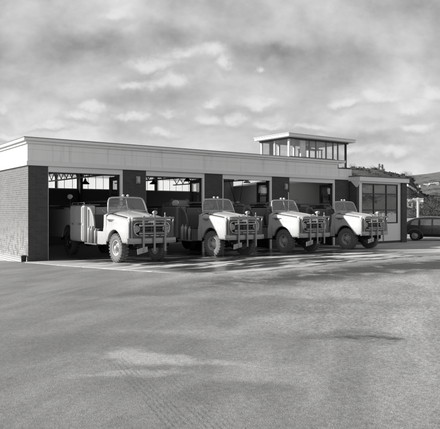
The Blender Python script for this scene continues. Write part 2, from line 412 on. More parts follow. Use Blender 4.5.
v = t.m('MULTIPLY', v, t.m('ADD', 1, t.m('MULTIPLY', t.m('SUBTRACT', grit2, .5), t.m('MULTIPLY', gn, 3.2))))
chip = t.ss(vor.outputs['Distance'], .12, .30, 1, 0)
vcol = t.node('ShaderNodeSeparateColor'); t.l.new(vor.outputs['Color'], vcol.inputs[0])
chip = t.m('MULTIPLY', chip, t.ss(vcol.outputs[0], .72, .8)); 
v = t.mix(t.m('MULTIPLY', chip, t.mix(gr, .25, .55)), v, .42)
dk = t.m('MULTIPLY', t.ss(vor.outputs['Distance'], .12, .35, 1, 0), t.ss(vcol.outputs[1], .75, .85))
v = t.mix(t.m('MULTIPLY', dk, t.mix(gr, .2, .5)), v, .05)
# two tyre tread prints
def track(v, ax, ay, bx, by, wdt):
    L = math.hypot(bx-ax, by-ay); ang = math.atan2(by-ay, bx-ax)
    q = t.mapping(t.sub(tc, (ax, ay, 0)), rot=(0, 0, -ang)); s_ = t.node('ShaderNodeSeparateXYZ'); t.put(s_.inputs[0], q)
    u, c = s_.outputs[0], s_.outputs[1]
    mask = t.m('MULTIPLY', t.ss(t.m('ABSOLUTE', c), wdt*.8, wdt, 1, 0), t.m('MULTIPLY', t.ss(u, 0, 1.6), t.ss(u, L+.5, L+1, 1, 0)))
    lines = t.ss(t.m('SINE', t.m('MULTIPLY', t.m('ADD', c, t.m('MULTIPLY', fin, .02)), 2*math.pi/.05)), .0, .7)
    dash = t.ss(t.m('SINE', t.m('MULTIPLY', t.m('ADD', u, t.m('MULTIPLY', c, 1.2)), 2*math.pi/.11)), -.4, .4)
    k = t.m('MULTIPLY', mask, t.m('MULTIPLY', t.m('MULTIPLY', lines, t.m('MULTIPLY_ADD', dash, .5, .5)), t.ss(fin, .3, .55)))
    return t.mix(t.m('MULTIPLY', t.m('MULTIPLY', k, t.ss(med, .36, .56)), .48), v, .09)
v = track(v, *TRA)
v = track(v, *TRB)
t.put(b.inputs['Base Color'], t.grey(v)); b.inputs['Roughness'].default_value = .92; b.inputs['Specular IOR Level'].default_value = .25
hh = t.m('ADD', t.m('MULTIPLY', grit, 1.0), t.m('MULTIPLY', chip, .6)); hh = t.m('ADD', hh, t.m('MULTIPLY', med, 1.5))
t.put(b.inputs['Normal'], t.bump(hh, .5, .02))
tag(g.build('ground', GM), kind='structure')

# concrete apron in front of the bays, a thin slab with its own ragged outline
AP = [(0.0,-.9),(.12,-3.0),(.3,-4.6),(.9,-6.3),(1.6,-7.4),(2.1,-8.2),(2.6,-9.2),(3.0,-9.75),(4.2,-9.9),(6.1,-9.6),(8.4,-9.3),(11.8,-9.3),(16,-9.0),(22,-9.6),(34,-10.5),(60,-12)]
# front edge as a function of X
FR = [(-.25,-.3),(-.1,-1.2),(.0,-3.2),(.2,-5.0),(.45,-6.4),(.8,-7.6),(1.3,-8.7),(1.9,-9.4),(2.8,-9.7),(4.2,-9.75),(6.1,-9.5),(8.4,-9.2),(11.8,-9.0),(16,-8.9),(22,-9.4),(34,-10.5),(60,-12)]
ap = MB(); rows = []
xa = -.25
XS = []
while xa < 1.2: XS.append(xa); xa += .05
while xa < 30: XS.append(xa); xa += .25
while xa < 60: XS.append(xa); xa += 1.5
for x in XS:
    yf = interp(x, FR) + .07*math.sin(x*3.1)+.05*math.sin(x*7.7+1)
    yb = -.02 if x > 0 else -.02
    if yf > yb-.05: yf = yb-.05
    n = 40; r = []
    for j in range(n+1):
        y = lerp(yb, yf, j/n); r.append((x, y, gz(x, y)+.018))
    r.append((x, yf-.02, gz(x, yf)-.03))
    rows.append(r)
ap.grid(rows)
AM, t, b = newmat('stained_concrete_apron')
tc = t.node('ShaderNodeTexCoord').outputs['Object']
wet = t.noise(t.mapping(tc, rot=(0, 0, R(-3)), scale=(.35, 1.25, 1)), 1.0, 6, .62, .8)
wet2 = t.noise(t.mapping(tc, loc=(4, 1, 0), rot=(0, 0, R(-30)), scale=(.3, .9, 1)), 1.6, 5, .6, .4)
fin = t.noise(tc, 18, 4, .6); grit = t.noise(tc, 70, 3, .7)
sp = t.node('ShaderNodeSeparateXYZ'); t.put(sp.inputs[0], tc)
wm = t.ss(t.m('ADD', t.m('MULTIPLY', wet, .7), t.m('MULTIPLY', wet2, .3)), .435, .50)
outer = t.ss(sp.outputs[1], -9.6, -9.0, 0, 1)
leftclean = t.ss(sp.outputs[0], .3, 2.2, .3, 1)
dampr = t.ss(sp.outputs[0], 11, 17, 1, .25)
damp = t.m('MULTIPLY', t.m('MULTIPLY', wm, outer), t.m('MULTIPLY', leftclean, dampr))
v = t.mix(damp, .52, .065)
v = t.m('MULTIPLY', v, t.m('MULTIPLY_ADD', fin, .35, .82)); v = t.m('MULTIPLY', v, t.m('MULTIPLY_ADD', grit, .5, .75))
# slab joints
def joint(sock, period, off):
    a = t.m('ABSOLUTE', t.m('SUBTRACT', t.m('FRACT', t.m('DIVIDE', t.m('ADD', sock, off), period)), .5))
    return t.ss(a, .004*3/period, .010*3/period, 1, 0)
jn = t.m('MAXIMUM', joint(sp.outputs[0], 4.4, .1), joint(sp.outputs[1], 3.2, 0))
v = t.mix(t.m('MULTIPLY', jn, .7), v, .05)
t.put(b.inputs['Base Color'], t.grey(v)); t.put(b.inputs['Roughness'], t.mix(damp, .9, .22)); t.put(b.inputs['Specular IOR Level'], t.mix(damp, .15, .5))
t.put(b.inputs['Normal'], t.bump(t.m('MULTIPLY', t.m('ADD', grit, fin), t.mix(damp, 1, .25)), .25, .006))
tag(ap.build('concrete_apron', AM), kind='structure')

# ------------------------------------------------------------------ fire station
BX0, BX1, BD = 0.0, 18.45, 11.0
PIL = [(0.0,.78),(4.02,5.12),(8.25,9.28),(12.45,13.65),(17.15,18.45)]
st = empty('fire_station', (0, 0, 0), 0, 'long brick fire station with four open bays, pale fascia and rooftop lookout', 'fire station')
# left wall (weathered, sunlit)
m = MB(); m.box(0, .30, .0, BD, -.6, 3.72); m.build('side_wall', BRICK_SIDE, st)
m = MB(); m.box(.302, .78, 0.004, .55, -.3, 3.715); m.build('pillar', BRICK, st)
# the brick return of the corner, seen from the front
m = MB(); m.box(.0, .3, -.012, -.002, -.3, 3.715); m.build('corner_return', BRICK, st)
for a, c in PIL[1:]:
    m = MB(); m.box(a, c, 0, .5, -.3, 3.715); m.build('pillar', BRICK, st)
m = MB(); m.box(18.15, 18.45, .502, BD, -.3, 3.715); m.build('side_wall', INP, st)
# inner face lining of left wall
m = MB(); m.box(.303, .33, .56, BD-.3, -.02, 3.7); m.build('inner_lining', INW, st)
# back wall: dark below, window band above, pale solid part to the right
m = MB(); m.box(.335, 15.0, BD-.25, BD, -.3, 3.24); m.build('back_wall', INW, st)
m = MB(); m.box(15.002, 18.148, BD-.25, BD, -.3, 4.3); m.build('back_wall', INP, st)
m = MB(); m.box(.335, 15.0, BD-.25, BD, 4.20, 4.3); m.build('back_lintel', INW, st)
bays = [(.34, 5.0), (5.0, 6.35), (6.5, 9.0), (9.1, 11.7), (11.8, 15.0)]
for i, (a, c) in enumerate(bays):
    f = MB()
    f.box(a, a+.08, BD-.2, BD-.1, 3.242, 4.198); f.box(c-.08, c, BD-.2, BD-.1, 3.242, 4.198)
    f.box(a+.08, c-.08, BD-.2, BD-.1, 3.242, 3.30); f.box(a+.08, c-.08, BD-.2, BD-.1, 4.14, 4.198)
    x = a+.5
    while x < c-.3: f.box(x-.012, x+.012, BD-.17, BD-.13, 3.30, 4.14); x += .5
    fo = f.build('window', TRIM, st)
    q = MB(); q.box(a+.08, c-.08, BD-.155, BD-.145, 3.30, 4.14); q.build('pane', FROST, fo)
for q0, q1 in ((6.36, 6.49), (9.01, 9.09), (11.71, 11.79)):
    m = MB(); m.box(q0, q1, BD-.24, BD-.02, 3.24, 4.2); m.build('window_pier', DARKW, st)
# roof slab and parapet
SKX0, SKX1, SKY0, SKY1 = 13.6, 17.3, 3.2, 8.2
def holed(name, x0, x1, y0, y1, z0, z1, mt):
    m = MB(); m.frame([(x0, y0), (x1, y0), (x1, y1), (x0, y1)], [(SKX0, SKY0), (SKX1, SKY0), (SKX1, SKY1), (SKX0, SKY1)], 'z', z0, z1); m.build(name, mt, st)
holed('roof', .2, 17.4, .25, BD+.2, 4.305, 4.5, ROOFM)
m = MB(); m.box(17.402, 18.35, .25, BD+.2, 4.305, 4.335); m.build('roof', ROOFM, st)
m = MB(); m.box(SKX0+.02, SKX1-.02, SKY0+.02, SKY1-.02, 4.44, 4.46); m.build('fill_light_opening', MILK, st)  # unseen opening added in the roof to brighten the right-hand bays
# fascia wraps front and left side
def wrap(name, p, z0, z1, mt, x1=BX1+.05, thick=.22, bev=.01):
    m = MB()
    m.hexa([Vector(q) for q in ((-p,-p,z0),(x1,-p,z0),(x1,thick,z0),(thick,thick,z0),(-p,-p,z1),(x1,-p,z1),(x1,thick,z1),(thick,thick,z1))])
    m.hexa([Vector(q) for q in ((-p,-p,z0),(thick,thick,z0),(thick,BD+.2,z0),(-p,BD+.2,z0),(-p,-p,z1),(thick,thick,z1),(thick,BD+.2,z1),(-p,BD+.2,z1))])
    bmesh.ops.remove_doubles(m.bm, verts=m.bm.verts, dist=1e-5)
    return m.build(name, mt, st, bevel=bev)
wrap('bed_mould', .075, 3.72, 3.90, TRIM)
wrap('fascia', .035, 3.902, 4.338, FASC)
wrap('fascia', .035, 4.34, 4.56, FASC, x1=17.33)
wrap('cornice_cove', .11, 4.562, 4.66, FASC, x1=17.33)
wrap('coping', .215, 4.662, 4.775, TRIM, x1=17.8, bev=.02)
wrap('cap_flashing', .235, 4.777, 4.797, STEEL, x1=17.82, bev=0)
# ceiling
holed('ceiling', .34, 18.14, .3, BD-.01, 4.27, 4.302, INP)
# door heads, jambs per bay + folding door leaves
for i in range(4):
    x0, x1 = PIL[i][1], PIL[i+1][0]
    m = MB(); m.box(x0+.003, x1-.003, .02, .30, 3.50, 3.716); m.build('door_head', TRIM, st, bevel=.01)
    m = MB(); m.box(x1-.125, x1-.003, .02, .115, -.02, 3.498); m.build('door_jamb', TRIM, st, bevel=.008)
    m = MB(); m.box(x0+.003, x0+(.10 if i == 2 else .04), .06, .30, -.02, 3.498); m.build('door_jamb', TRIM, st, bevel=.008)
    # leaf folded back against the right jamb, turned into the building
    X = x1-.02; y0, y1 = .125, 1.08
    for k, dx in enumerate((0, -.085)):
        f = MB(); xa, xb = X-.045+dx, X+dx-.003
        f.box(xa, xb, y0, y0+.13, .05, 3.44); f.box(xa, xb, y1-.13, y1, .05, 3.44)
        for z0, z1 in ((3.28,3.44),(2.72,2.77),(2.26,2.42),(1.3,1.42),(.05,.3)): f.box(xa, xb, y0+.13, y1-.13, z0, z1)
        f.box(xa+.012, xb-.012, y0+.13, y1-.13, .3, 1.3); f.box(xa+.012, xb-.012, y0+.13, y1-.13, 1.42, 2.26)
        fo = f.build('door_leaf', DARKW, st)
        for z0, z1 in ((2.77,3.28),(2.42,2.72)):
            q = MB(); q.box((xa+xb)/2-.003, (xa+xb)/2+.003, y0+.13, y1-.13, z0, z1); q.build('door_pane', GLASS, fo)
# inner columns and lattice trusses running front to back
for X in (4.55, 8.76, 13.05):
    z0, z1 = 3.68, 4.12
    tr_ = MB()
    tr_.bar((X, .52, z0), (X, BD-.26, z0), .07, .07); tr_.bar((X, .52, z1), (X, BD-.26, z1), .07, .07)
    to = tr_.build('roof_truss', DARKW, st)
    q = MB(); n = 26
    for k in range(n):
        ya = lerp(.55, BD-.3, k/n); yb = lerp(.55, BD-.3, (k+1)/n)
        q.bar((X, ya, z0+.04 if k % 2 else z1-.04), (X, yb, z1-.04 if k % 2 else z0+.04), .035, .035)
    q.build('web', TRUSSM, to)
for Y in (3.6, 7.2):
    m = MB(); m.bar((.34, Y, 4.2), (18.13, Y, 4.2), .09, .12); m.build('purlin', DARKW, st)
m = MB(); m.box(6.35, 6.52, BD-.55, BD-.26, 0, 4.25); m.build('column', DARKW, st)
# ---- lookout tower on the roof
TX0, TX1, TY0, TY1 = 13.9, 18.36, .28, 2.55
lk = MB(); lk.box(TX0, 17.34, TY0+.1, TY1, 4.5, 4.86); lo = lk.build('lookout', FASC, st)
m = MB(); m.box(TX0+.05, 17.5, TY0+.05, TY1-.05, 4.862, 4.90); m.build('lookout_floor', INW, lo)
m = MB(); m.prism([(TX0-.42,TY0-.42),(TX1+.35,TY0-.42),(TX1+.35,TY1+.14),(TX0-.42,TY1+.14)], 'z', 5.88, 6.03); m.build('lookout_roof', WHITE, lo, bevel=.012)
m = MB(); m.prism([(TX0-.46,TY0-.46),(TX1+.39,TY0-.46),(TX1+.39,TY1+.18),(TX0-.46,TY1+.18)], 'z', 6.032, 6.055); m.build('roof_flashing', TRIM, lo)
m = MB(); m.box(TX0-.1, TX1+.1, TY0-.1, TY1+.1, 5.80, 5.878); m.build('soffit', DARKW, lo)
for x in (TX0, 15.42, 15.94, 16.74, 17.3, 17.7, TX1):
    zb = 4.36 if x > 17.6 else 4.84
    wd = .09 if x in (TX0, TX1) else .035
    m = MB(); m.box(x-wd/2, x+wd/2, TY0-.02, TY0+.08, zb, 5.798); m.build('post', TRIM if x < 15 else STEEL if x < 18 else DARKW, lo)
m = MB(); m.box(14.85, 15.2, TY0+.1, TY0+.2, 4.90, 5.798); m.build('wide_post', TRIM, lo)
for x in (TX0, 15.2, 16.4, 17.6, TX1):
    m = MB(); m.box(x-.05, x+.05, TY1-.06, TY1+.04, 4.84, 5.798); m.build('post', TRIM, lo)
for y in (1.45,):
    m = MB(); m.box(TX0-.03, TX0+.05, y-.03, y+.03, 4.84, 5.798); m.build('post', TRIM, lo)
m = MB(); m.box(TX0+.05, TX1-.05, TY0+.02, TY0+.03, 4.9, 5.798); m.build('pane', GLASS, lo)
m = MB(); m.box(17.4, TX1-.06, TY0-.01, TY0, 4.42, 4.898); m.build('pane', GLASS, lo)
m = MB(); m.box(17.36, TX1+.05, TY0-.30, TY0+.08, 4.342, 4.40); m.build('sill', DARKW, lo)
m = MB(); m.box(TX0+.0, TX0+.01, TY0+.09, TY1-.07, 4.9, 5.798); m.build('pane', GLASS, lo)
m = MB(); m.box(TX1-.01, TX1, TY0+.09, TY1-.07, 4.42, 5.798); m.build('pane', GLASS, lo)
m = MB(); m.box(TX0+.05, TX1-.05, TY1, TY1+.01, 4.9, 5.798); m.build('pane', GLASS, lo)
cu = MB(); cu.grid([[(TX0+.35+.25*k/8, TY1-.25+.05*math.sin(k*2.2), z) for k in range(9)] for z in (4.92, 5.3, 5.79)]); cu.build('curtain', mat('curtain_cloth', .3, .9), lo, solid=.01)

# notches: the fascia stays; objects standing in the lookout
dk_ = empty('lookout_desk', (16.2, 1.0, 4.90), 0, 'dark desk behind the glass of the rooftop lookout', 'desk')
m = MB(); m.box(-.7, .7, -.3, .3, .50, .54); m.build('desk_top', BLACK, dk_)
for x in (-.65, .65):
    for y in (-.25, .25):
        m = MB(); m.box(x-.025, x+.025, y-.025, y+.025, 0, .498); m.build('leg', BLACK, dk_)
rs = MB(); rs.box(15.78, 16.12, .86, 1.12, 5.443, 5.62); rs.tube([(15.84, .99, 5.62), (15.80, .99, 5.74), (16.08, .99, 5.76), (16.10, .99, 5.62)], .02, 6)
tag(rs.build('radio_set', BLACK, bevel=.015), 'black radio set standing on the lookout desk', 'radio')
pp = MB(); pp.box(15.02, 15.16, .46, .50, 4.901, 5.28); tag(pp.build('notice_card', TRIM), 'small white card standing inside the lookout window', 'card')

# ---- wall plates and conduit on the pillars
def plate(x, z, lab):
    o = empty('wall_lamp', (x, -.001, z), 0, lab, 'wall lamp', 'wall lamps on the brick pillars')
    m = MB(); m.box(-.10, .10, -.05, 0, -.16, .16); m.build('back_plate', STEEL, o, bevel=.012)
    m = MB(); m.box(-.075, .075, -.105, -.052, -.12, .12); m.build('diffuser', PLATE, o, bevel=.025, seg=3)
plate(4.72, 3.3, 'pale rectangular wall lamp on the brick pillar right of the first bay')
plate(13.38, 3.22, 'pale rectangular wall lamp on the brick pillar right of the third bay')
m = MB(); m.tube([(13.55, -.03, 2.9), (13.55, -.03, 0.05)], .025, 8); m.tube([(13.55, -.03, 2.9), (13.55, .0, 2.93)], .025, 8)
tag(m.build('conduit_pipe', TRIM), 'thin white pipe running down the third inner brick pillar', 'pipe')

# ---- annex to the right
an = empty('office_annex', (0, 0, 0), 0, 'low flat roofed annex with a big gridded window at the right end of the station', 'annex')
AX0, AX1, AY = 18.28, 22.62, -.6
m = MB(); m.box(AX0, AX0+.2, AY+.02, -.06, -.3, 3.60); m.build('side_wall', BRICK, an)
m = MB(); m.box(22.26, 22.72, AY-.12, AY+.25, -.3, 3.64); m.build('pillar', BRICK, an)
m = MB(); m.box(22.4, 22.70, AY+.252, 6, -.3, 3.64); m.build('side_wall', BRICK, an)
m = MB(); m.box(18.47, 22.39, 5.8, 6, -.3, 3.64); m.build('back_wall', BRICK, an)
m = MB(); m.box(AX0+.202, 22.256, AY, AY+.16, .17, 1.20); m.build('dado_panel', WHITE, an)
m = MB(); m.box(AX0+.202, 22.256, AY+.02, AY+.16, -.3, .168); m.build('plinth', BRICK, an)
m = MB(); m.box(AX0+.202, 22.256, AY, AY+.16, 3.54, 3.638); m.build('head', TRIM, an)
for q0, q1 in ((AX0+.202, 18.71), (22.0, 22.256)):
    m = MB(); m.box(q0, q1, AY, AY+.16, 1.202, 3.538); m.build('window_surround', TRIM, an)
wf = MB()
cols = [18.71, 19.78, 20.93, 22.0]; rws = [1.202, 2.0, 2.94, 3.538]
for i, x in enumerate(cols):
    a, c = (x, x+.06) if i == 0 else ((x-.06, x) if i == 3 else (x-.026, x+.026)); wf.box(a, c, AY+.01, AY+.09, 1.202, 3.538)
for i, z in enumerate(rws):
    a, c = (z, z+.07) if i == 0 else ((z-.07, z) if i == 3 else (z-.03, z+.03))
    for p, q in ((18.77, 19.754), (19.806, 20.904), (20.956, 21.94)): wf.box(p, q, AY+.012, AY+.088, a, c)
wfo = wf.build('window', DARKW, an)
for p, q in ((18.77, 19.754), (19.806, 20.904), (20.956, 21.94)):
    for a, c in ((1.272, 1.97), (2.03, 2.91), (2.97, 3.468)):
        m = MB(); m.box(p, q, AY+.045, AY+.055, a, c); m.build('pane', OGLASS, wfo)
m = MB(); m.box(18.72, 21.99, AY+.10, AY+.115, 2.95, 3.53); m.build('roller_blind', WHITE, an)
m = MB(); m.box(AX0-.05, AX1+.16, AY-.26, 6.1, 3.642, 3.89); ro = m.build('eaves_board', WHITE, an, bevel=.01)
m = MB(); m.box(AX0-.08, AX1+.20, AY-.29, 6.14, 3.892, 3.95); m.build('roof', ROOFM, an)
m = MB(); m.box(18.5, 22.39, AY+.2, 5.7, -.05, .02); m.build('floor', FLOOR, an)
m = MB(); m.prism([(AY-.24, 3.638), (-.20, 3.638), (AY+.03, 3.30), (AY-.05, 3.30)], 'x', AX0-.05, AX0-.003); m.build('eaves_bracket', WHITE, an)
# bay floor
m = MB(); m.box(.31, 18.14, -.015, BD-.26, -.3, .012); tag(m.build('floor', FLOOR), kind='structure')

# ---- pendant lamps in the bays
def pend(x, y, z, lab):
    o = empty('pendant_lamp', (x, y, z), 0, lab, 'lamp', 'pendant lamps over the bays')
    m = MB(); m.lathe([(0, .22), (.05, .20), (.12, .10), (.2, .055), (.28, .05), (.29, .0)], (0, 0, 0), (0, 0, 1), 20); m.build('shade', BLACK, o, solid=.006)
    m = MB(); m.tube([(0, 0, .28), (0, 0, 4.268-z)], .012, 6); m.build('flex', BLACK, o)
    m = MB(); m.ball((0, 0, .06), .055); m.build('bulb', LENS, o)
pend(4.40, 5, 3.30, 'black pendant lamp hanging in the first bay from the left')
pend(8.30, 5, 3.40, 'black pendant lamp hanging against the windows at the left of the second bay')
pend(10.5, 5, 3.62, 'black pendant lamp hanging near the right of the second bay')
pend(14.8, 5, 3.66, 'black pendant lamp hanging in the third bay')

for a, c in (((10.55, 1.6, 4.266), (11.28, 1.58, 2.45)), ((11.85, 1.6, 4.266), (11.58, 1.58, 2.45))):
    m = MB(); q = (Vector(a)+Vector(c))/2+Vector((.03, 0, -.05)); m.tube([a, q, c], .014, 6)
    tag(m.build('charging_cord', BLACK), ('left' if a[0] < 11 else 'steeper right') + ' one of two dark cords hanging from the ceiling over the third truck', 'cord', 'cords hanging over the third truck')
# ---- black drain hopper at the foot of the left wall
bk = empty('drain_hopper', (-.13, .12, gz(-.15, .12)), 0, 'small black iron drain box at the foot of the sunlit side wall', 'drain')
m = MB(); m.lathe([(0, .0), (0, .085), (.22, .10), (.23, .11), (.26, .11), (.26, .09), (.22, .08), (.20, 0)], (0, 0, 0), (0, 0, 1), 18); m.build('bucket', BLACK, bk)
m = MB(); m.box(-.06, .06, -.06, .06, .24, .25); m.build('lid', BLACK, bk)

# ------------------------------------------------------------------ fire trucks
def wheel(parent, x, y, side, name='wheel', mt=RUB, rmt=None):
    # side: -1 left, +1 right; pieces in truck space
    o = bpy.data.objects.new(name, None); COL.objects.link(o); o.parent = parent; o.location = (x, y, .51)
    s = side; Rr, W = .51, .25
    ty = MB()
    prof = [(-W/2*.7, .27), (-W/2, .30), (-W/2*1.08, .38), (-W/2, .455), (-W/2*.86, .485), (W/2*.86, .485), (W/2, .455), (W/2*1.08, .38), (W/2, .30), (W/2*.7, .27)]
    ty.lathe(prof, (0, 0, 0), (1, 0, 0), 40)
    for k in range(26):
        a = 2*math.pi*k/26
        for sd_ in (-1, 1):
            aa = a + (math.pi/26 if sd_ > 0 else 0)
            M = Matrix.Rotation(aa, 4, 'X')
            ty.box(*( (-.128, -.012) if sd_ < 0 else (.012, .128) ), -.032, .032, .478, .513, M=M)
            ty.box(*( (-.138, -.118) if sd_ < 0 else (.118, .138) ), -.030, .030, .43, .50, M=M)
    ty.build('tyre', mt, o)
    rm = MB(); e = s
    rm.lathe([(e*.10, .285), (e*.12, .275), (e*.10, .25), (e*.02, .235), (e*.015, .17), (e*.06, .15), (e*.07, .10), (e*.12, .09), (e*.15, .075), (e*.155, .0)], (0, 0, 0), (1, 0, 0), 28)
    rm.lathe([(-e*.10, .285), (-e*.10, .1), (-e*.1, 0)], (0, 0, 0), (1, 0, 0), 20)
    for k in range(6):
        a = 2*math.pi*k/6; rm.ball((e*.072, .125*math.cos(a), .125*math.sin(a)), .018, 8)
    rm.build('rim', rmt or RIMM, o)
    hd = MB()
    for k in range(5):
        a = 2*math.pi*(k+.3)/5; c = (e*.022, .2*math.cos(a), .2*math.sin(a)); hd.lathe([(0, .001), (e*.004, .032), (0, .033)], c, (1, 0, 0), 12)
    hd.build('hand_hole', BLACK, o)
    return o

def hoodz(y): return interp(y, [(-.93, 1.46), (-.88, 1.56), (-.8, 1.62), (-.6, 1.665), (-.1, 1.72), (.4, 1.77), (.72, 1.80)])
def hw(y): return interp(y, [(-.93, .66), (-.7, .68), (.72, .66)])      # hood half width
def bwid(y): return interp(y, [(-.93, .84), (-.86, .875), (-.7, .90), (0, .915), (.72, .90)])

def make_truck(loc, rz, paint, label, tyre_mt):
    T = empty('fire_truck', loc, rz, label, 'fire truck', 'fire trucks parked nose out in the bays')
    # bonnet
    ys_ = [-.93, -.905, -.88, -.84, -.8, -.7, -.5, -.2, .1, .4, .72]
    rows = []
    for y in ys_:
        h = hoodz(y); wd = hw(y); r = []
        for k in range(-10, 11):
            u = k/10; x = u*wd; crown = .035*(1-min(1, abs(u)*5))**2
            z = h - .085*abs(u)**2.6 + crown - .02*smooth(abs(u), .85, 1)
            r.append((x, y, z))
        rows.append(r)
    m = MB(); m.grid(rows); bo = m.build('bonnet', paint, T, solid=.02)
    m = MB(); m.lathe([(0, .07), (.01, .06)], (0, -.9, 1.58), (0, -1, 0), 16); m.ball((0, -.9, 1.66), .035, 10, (1, 2.2, .7)); m.build('bonnet_ornament', CHROME, bo)
    # wings
    for s in (-1, 1):
        cols = sorted(set([-.93, -.905, -.88, -.8, -.7, -.6, .72, .69, .66]+[round(.05+.6*math.cos(math.pi*k/16), 4) for k in range(17)]))
        rows = []
        for y in cols:
            h0 = hoodz(y)-.105; wd = hw(y)+.012; bx = bwid(y)
            d = (y-.05)/.60
            zb = .71 if abs(d) >= 1 else .55+.60*math.sqrt(max(0, 1-d*d))
            zb = max(zb, .71)
            top = h0; shoulder = top-.10
            pts = [(wd, top), (lerp(wd, bx, .4), top-.012), (lerp(wd, bx, .75), top-.04), (lerp(wd, bx, .95), top-.10), (bx, top-.19)]
            zl = pts[-1][1]
            for k in range(1, 9): 
                z = lerp(zl, zb, k/8); bul = .025*math.sin(math.pi*min(1, (z-.7)/.6)) if z > .7 else 0
                pts.append((bx+bul, z))
            if abs(d) < 1: pts += [(bx-.01, zb-.004), (bx-.14, zb+.0)]
            else: pts += [(bx-.02, zb-.004), (bx-.14, zb+.0)]
            rows.append([(s*px, y, pz) for px, pz in pts])
        m = MB(); m.grid(rows); m.build('wing', paint, T, solid=.015)
    for s in (-1, 1):
        m = MB(); m.tube([(s*(hw(y)+.010), y, hoodz(y)-.098) for y in (-.86, -.6, -.2, .2, .5, .70)], .009, 6); m.build('bonnet_seam', BLACK, T)
        m = MB(); m.box(*sorted((s*.918, s*.936)), .10, .62, 1.485, 1.51); m.box(*sorted((s*.918, s*.93)), .22, .50, 1.43, 1.475); m.build('side_badge', CHROME, T)
        m = MB(); m.box(*sorted((s*.66, s*.70)), .50, .54, 1.69, 1.73); m.build('bonnet_catch', CHROME, T)
    # inner wheel-arch darkness is real: an inner liner
    m = MB(); m.box(-.52, .52, -.75, .6, .62, 1.5); m.build('engine_bay', CHAS, T)
    # nose panel with a wide opening
    def rr(x0, x1, z0, z1, r, n=5, taper=0):
        P_ = []
        for cx_, cz_, a0 in ((x1-r, z1-r, 0), (x0+r, z1-r, 90), (x0+r, z0+r, 180), (x1-r, z0+r, 270)):
            for k in range(n+1):
                a = R(a0+90*k/n); x = cx_+r*math.cos(a); z = cz_+r*math.sin(a)
                P_.append((x*(1-taper*(1-(z-z0)/(z1-z0))), z))
        return P_
    m = MB(); m.frame(rr(-.865, .865, .80, 1.485, .13), rr(-.72, .72, .97, 1.385, .17, taper=.10), 'y', -.955, -.90)
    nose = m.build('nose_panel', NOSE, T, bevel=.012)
    m = MB(); m.frame(rr(-.745, .745, .945, 1.41, .19, taper=.10), rr(-.715, .715, .975, 1.38, .17, taper=.10), 'y', -.985, -.957)
    m.build('grille_surround', CHROME, nose, bevel=.008)
    m = MB(); m.box(-.74, .74, -.88, -.86, .95, 1.42); m.build('grille_back', BLACK, nose)
    m = MB()
    for z in (1.09, 1.19, 1.29): m.box(-.44, .44, -.93, -.905, z-.012, z+.012)
    for x in (-.45, .45, 0): m.box(x-.014, x+.014, -.935, -.90, 1.0, 1.37)
    m.build('grille_bars', NOSE, nose)
    m = MB(); m.prism([(-.16, 1.40), (.16, 1.40), (.12, 1.47), (-.12, 1.47)], 'y', -.975, -.957); m.build('badge', CHROME, nose)
    for s in (-1, 1):
        m = MB(); m.lathe([(0, .125), (-.03, .13), (-.05, .115), (-.035, .1)], (s*.585, -.905, 1.19), (0, 1, 0), 24); hl = m.build('headlight', CHROME, nose)
        m = MB(); m.lathe([(-.035, .105), (-.06, .085), (-.075, .045), (-.08, 0)], (s*.585, -.905, 1.19), (0, 1, 0), 24); m.build('lens', GREYL, hl)
        m = MB(); m.ball((s*.80, -.84, 1.545), .055, 12, (1, 1.5, 1)); m.box(s*.80-.02, s*.80+.02, -.87, -.81, 1.45, 1.52); m.build('side_lamp', LENS, T)
    # bumper
    m = MB(); pr = [(-1.03, .69), (-1.09, .70), (-1.10, .78), (-1.09, .875), (-1.03, .885)]
    rows = [[(x, y+.10*smooth(abs(x), .75, .95), z) for (y, z) in pr] for x in (-.95, -.9, -.8, -.6, -.3, 0, .3, .6, .8, .9, .95)]
    m.grid(rows, smooth=False); bmp = m.build('bumper', SILV, T, solid=.02)
    m = MB(); m.bar((-.38, -1.03, .78), (-.38, -.7, .66), .06, .1); m.bar((.38, -1.03, .78), (.38, -.7, .66), .06, .1); m.build('bumper_iron', CHAS, bmp)
    # push bars
    bb = MB()
    for x in (-.42, 0, .42):
        bb.bar((x, -1.15, .42), (x, -1.15, 1.64), .065, .05)
    bbo = bb.build('bull_bar', SILV, T, bevel=.01)
    m = MB()
    for z, a in ((1.56, .80), (1.30, .56), (1.04, .56)): m.tube([(-a, -1.10, z), (-a*.8, -1.12, z), (a*.8, -1.12, z), (a, -1.10, z)], .036, 8)
    for s in (-1, 1): m.tube([(s*.80, -1.10, 1.56), (s*.80, -1.03, 1.40), (s*.80, -1.05, .88)], .022, 8)
    m.build('cross_rail', SILV, bbo)
    # siren on the centre bar
    m = MB(); m.lathe([(-.08, 0), (-.08, .04), (-.03, .055), (.05, .065), (.09, .07), (.09, .06), (.04, 0)], (.0, -1.13, 1.75), (0, -1, 0), 18); m.tube([(0, -1.13, 1.63), (0, -1.13, 1.70)], .03, 8); m.build('siren', GREYL, bbo)
    m = MB(); m.tube([(.42, -1.14, 1.64), (.42, -1.14, 1.72)], .02, 8); m.ball((.42, -1.14, 1.73), .026, 10); m.build('tow_pin', SILV, bbo)
    # plate and tow hooks
    m = MB(); m.box(-.2, .2, -.008, .008, -.095, .095, M=Matrix.Translation((-.46, -1.14, .47)) @ Matrix.Rotation(R(-12), 4, 'Y') @ Matrix.Rotation(R(12), 4, 'X')); m.build('number_plate', PLATE, T, bevel=.004)
    # chassis
    m = MB()
    for s in (-1, 1): m.box(s*.38-.04, s*.38+.04, -1.0, 6.4, .52, .70)
    for y in (-.6, .9, 2.4, 4.6, 6.2): m.box(-.34, .34, y-.05, y+.05, .54, .66)
    m.tube([(-.7, 0, .51), (-.25, 0, .49), (.15, 0, .47), (.7, 0, .51)], [.06, .07, .06, .06], 10); m.ball((.15, 0, .47), .17)
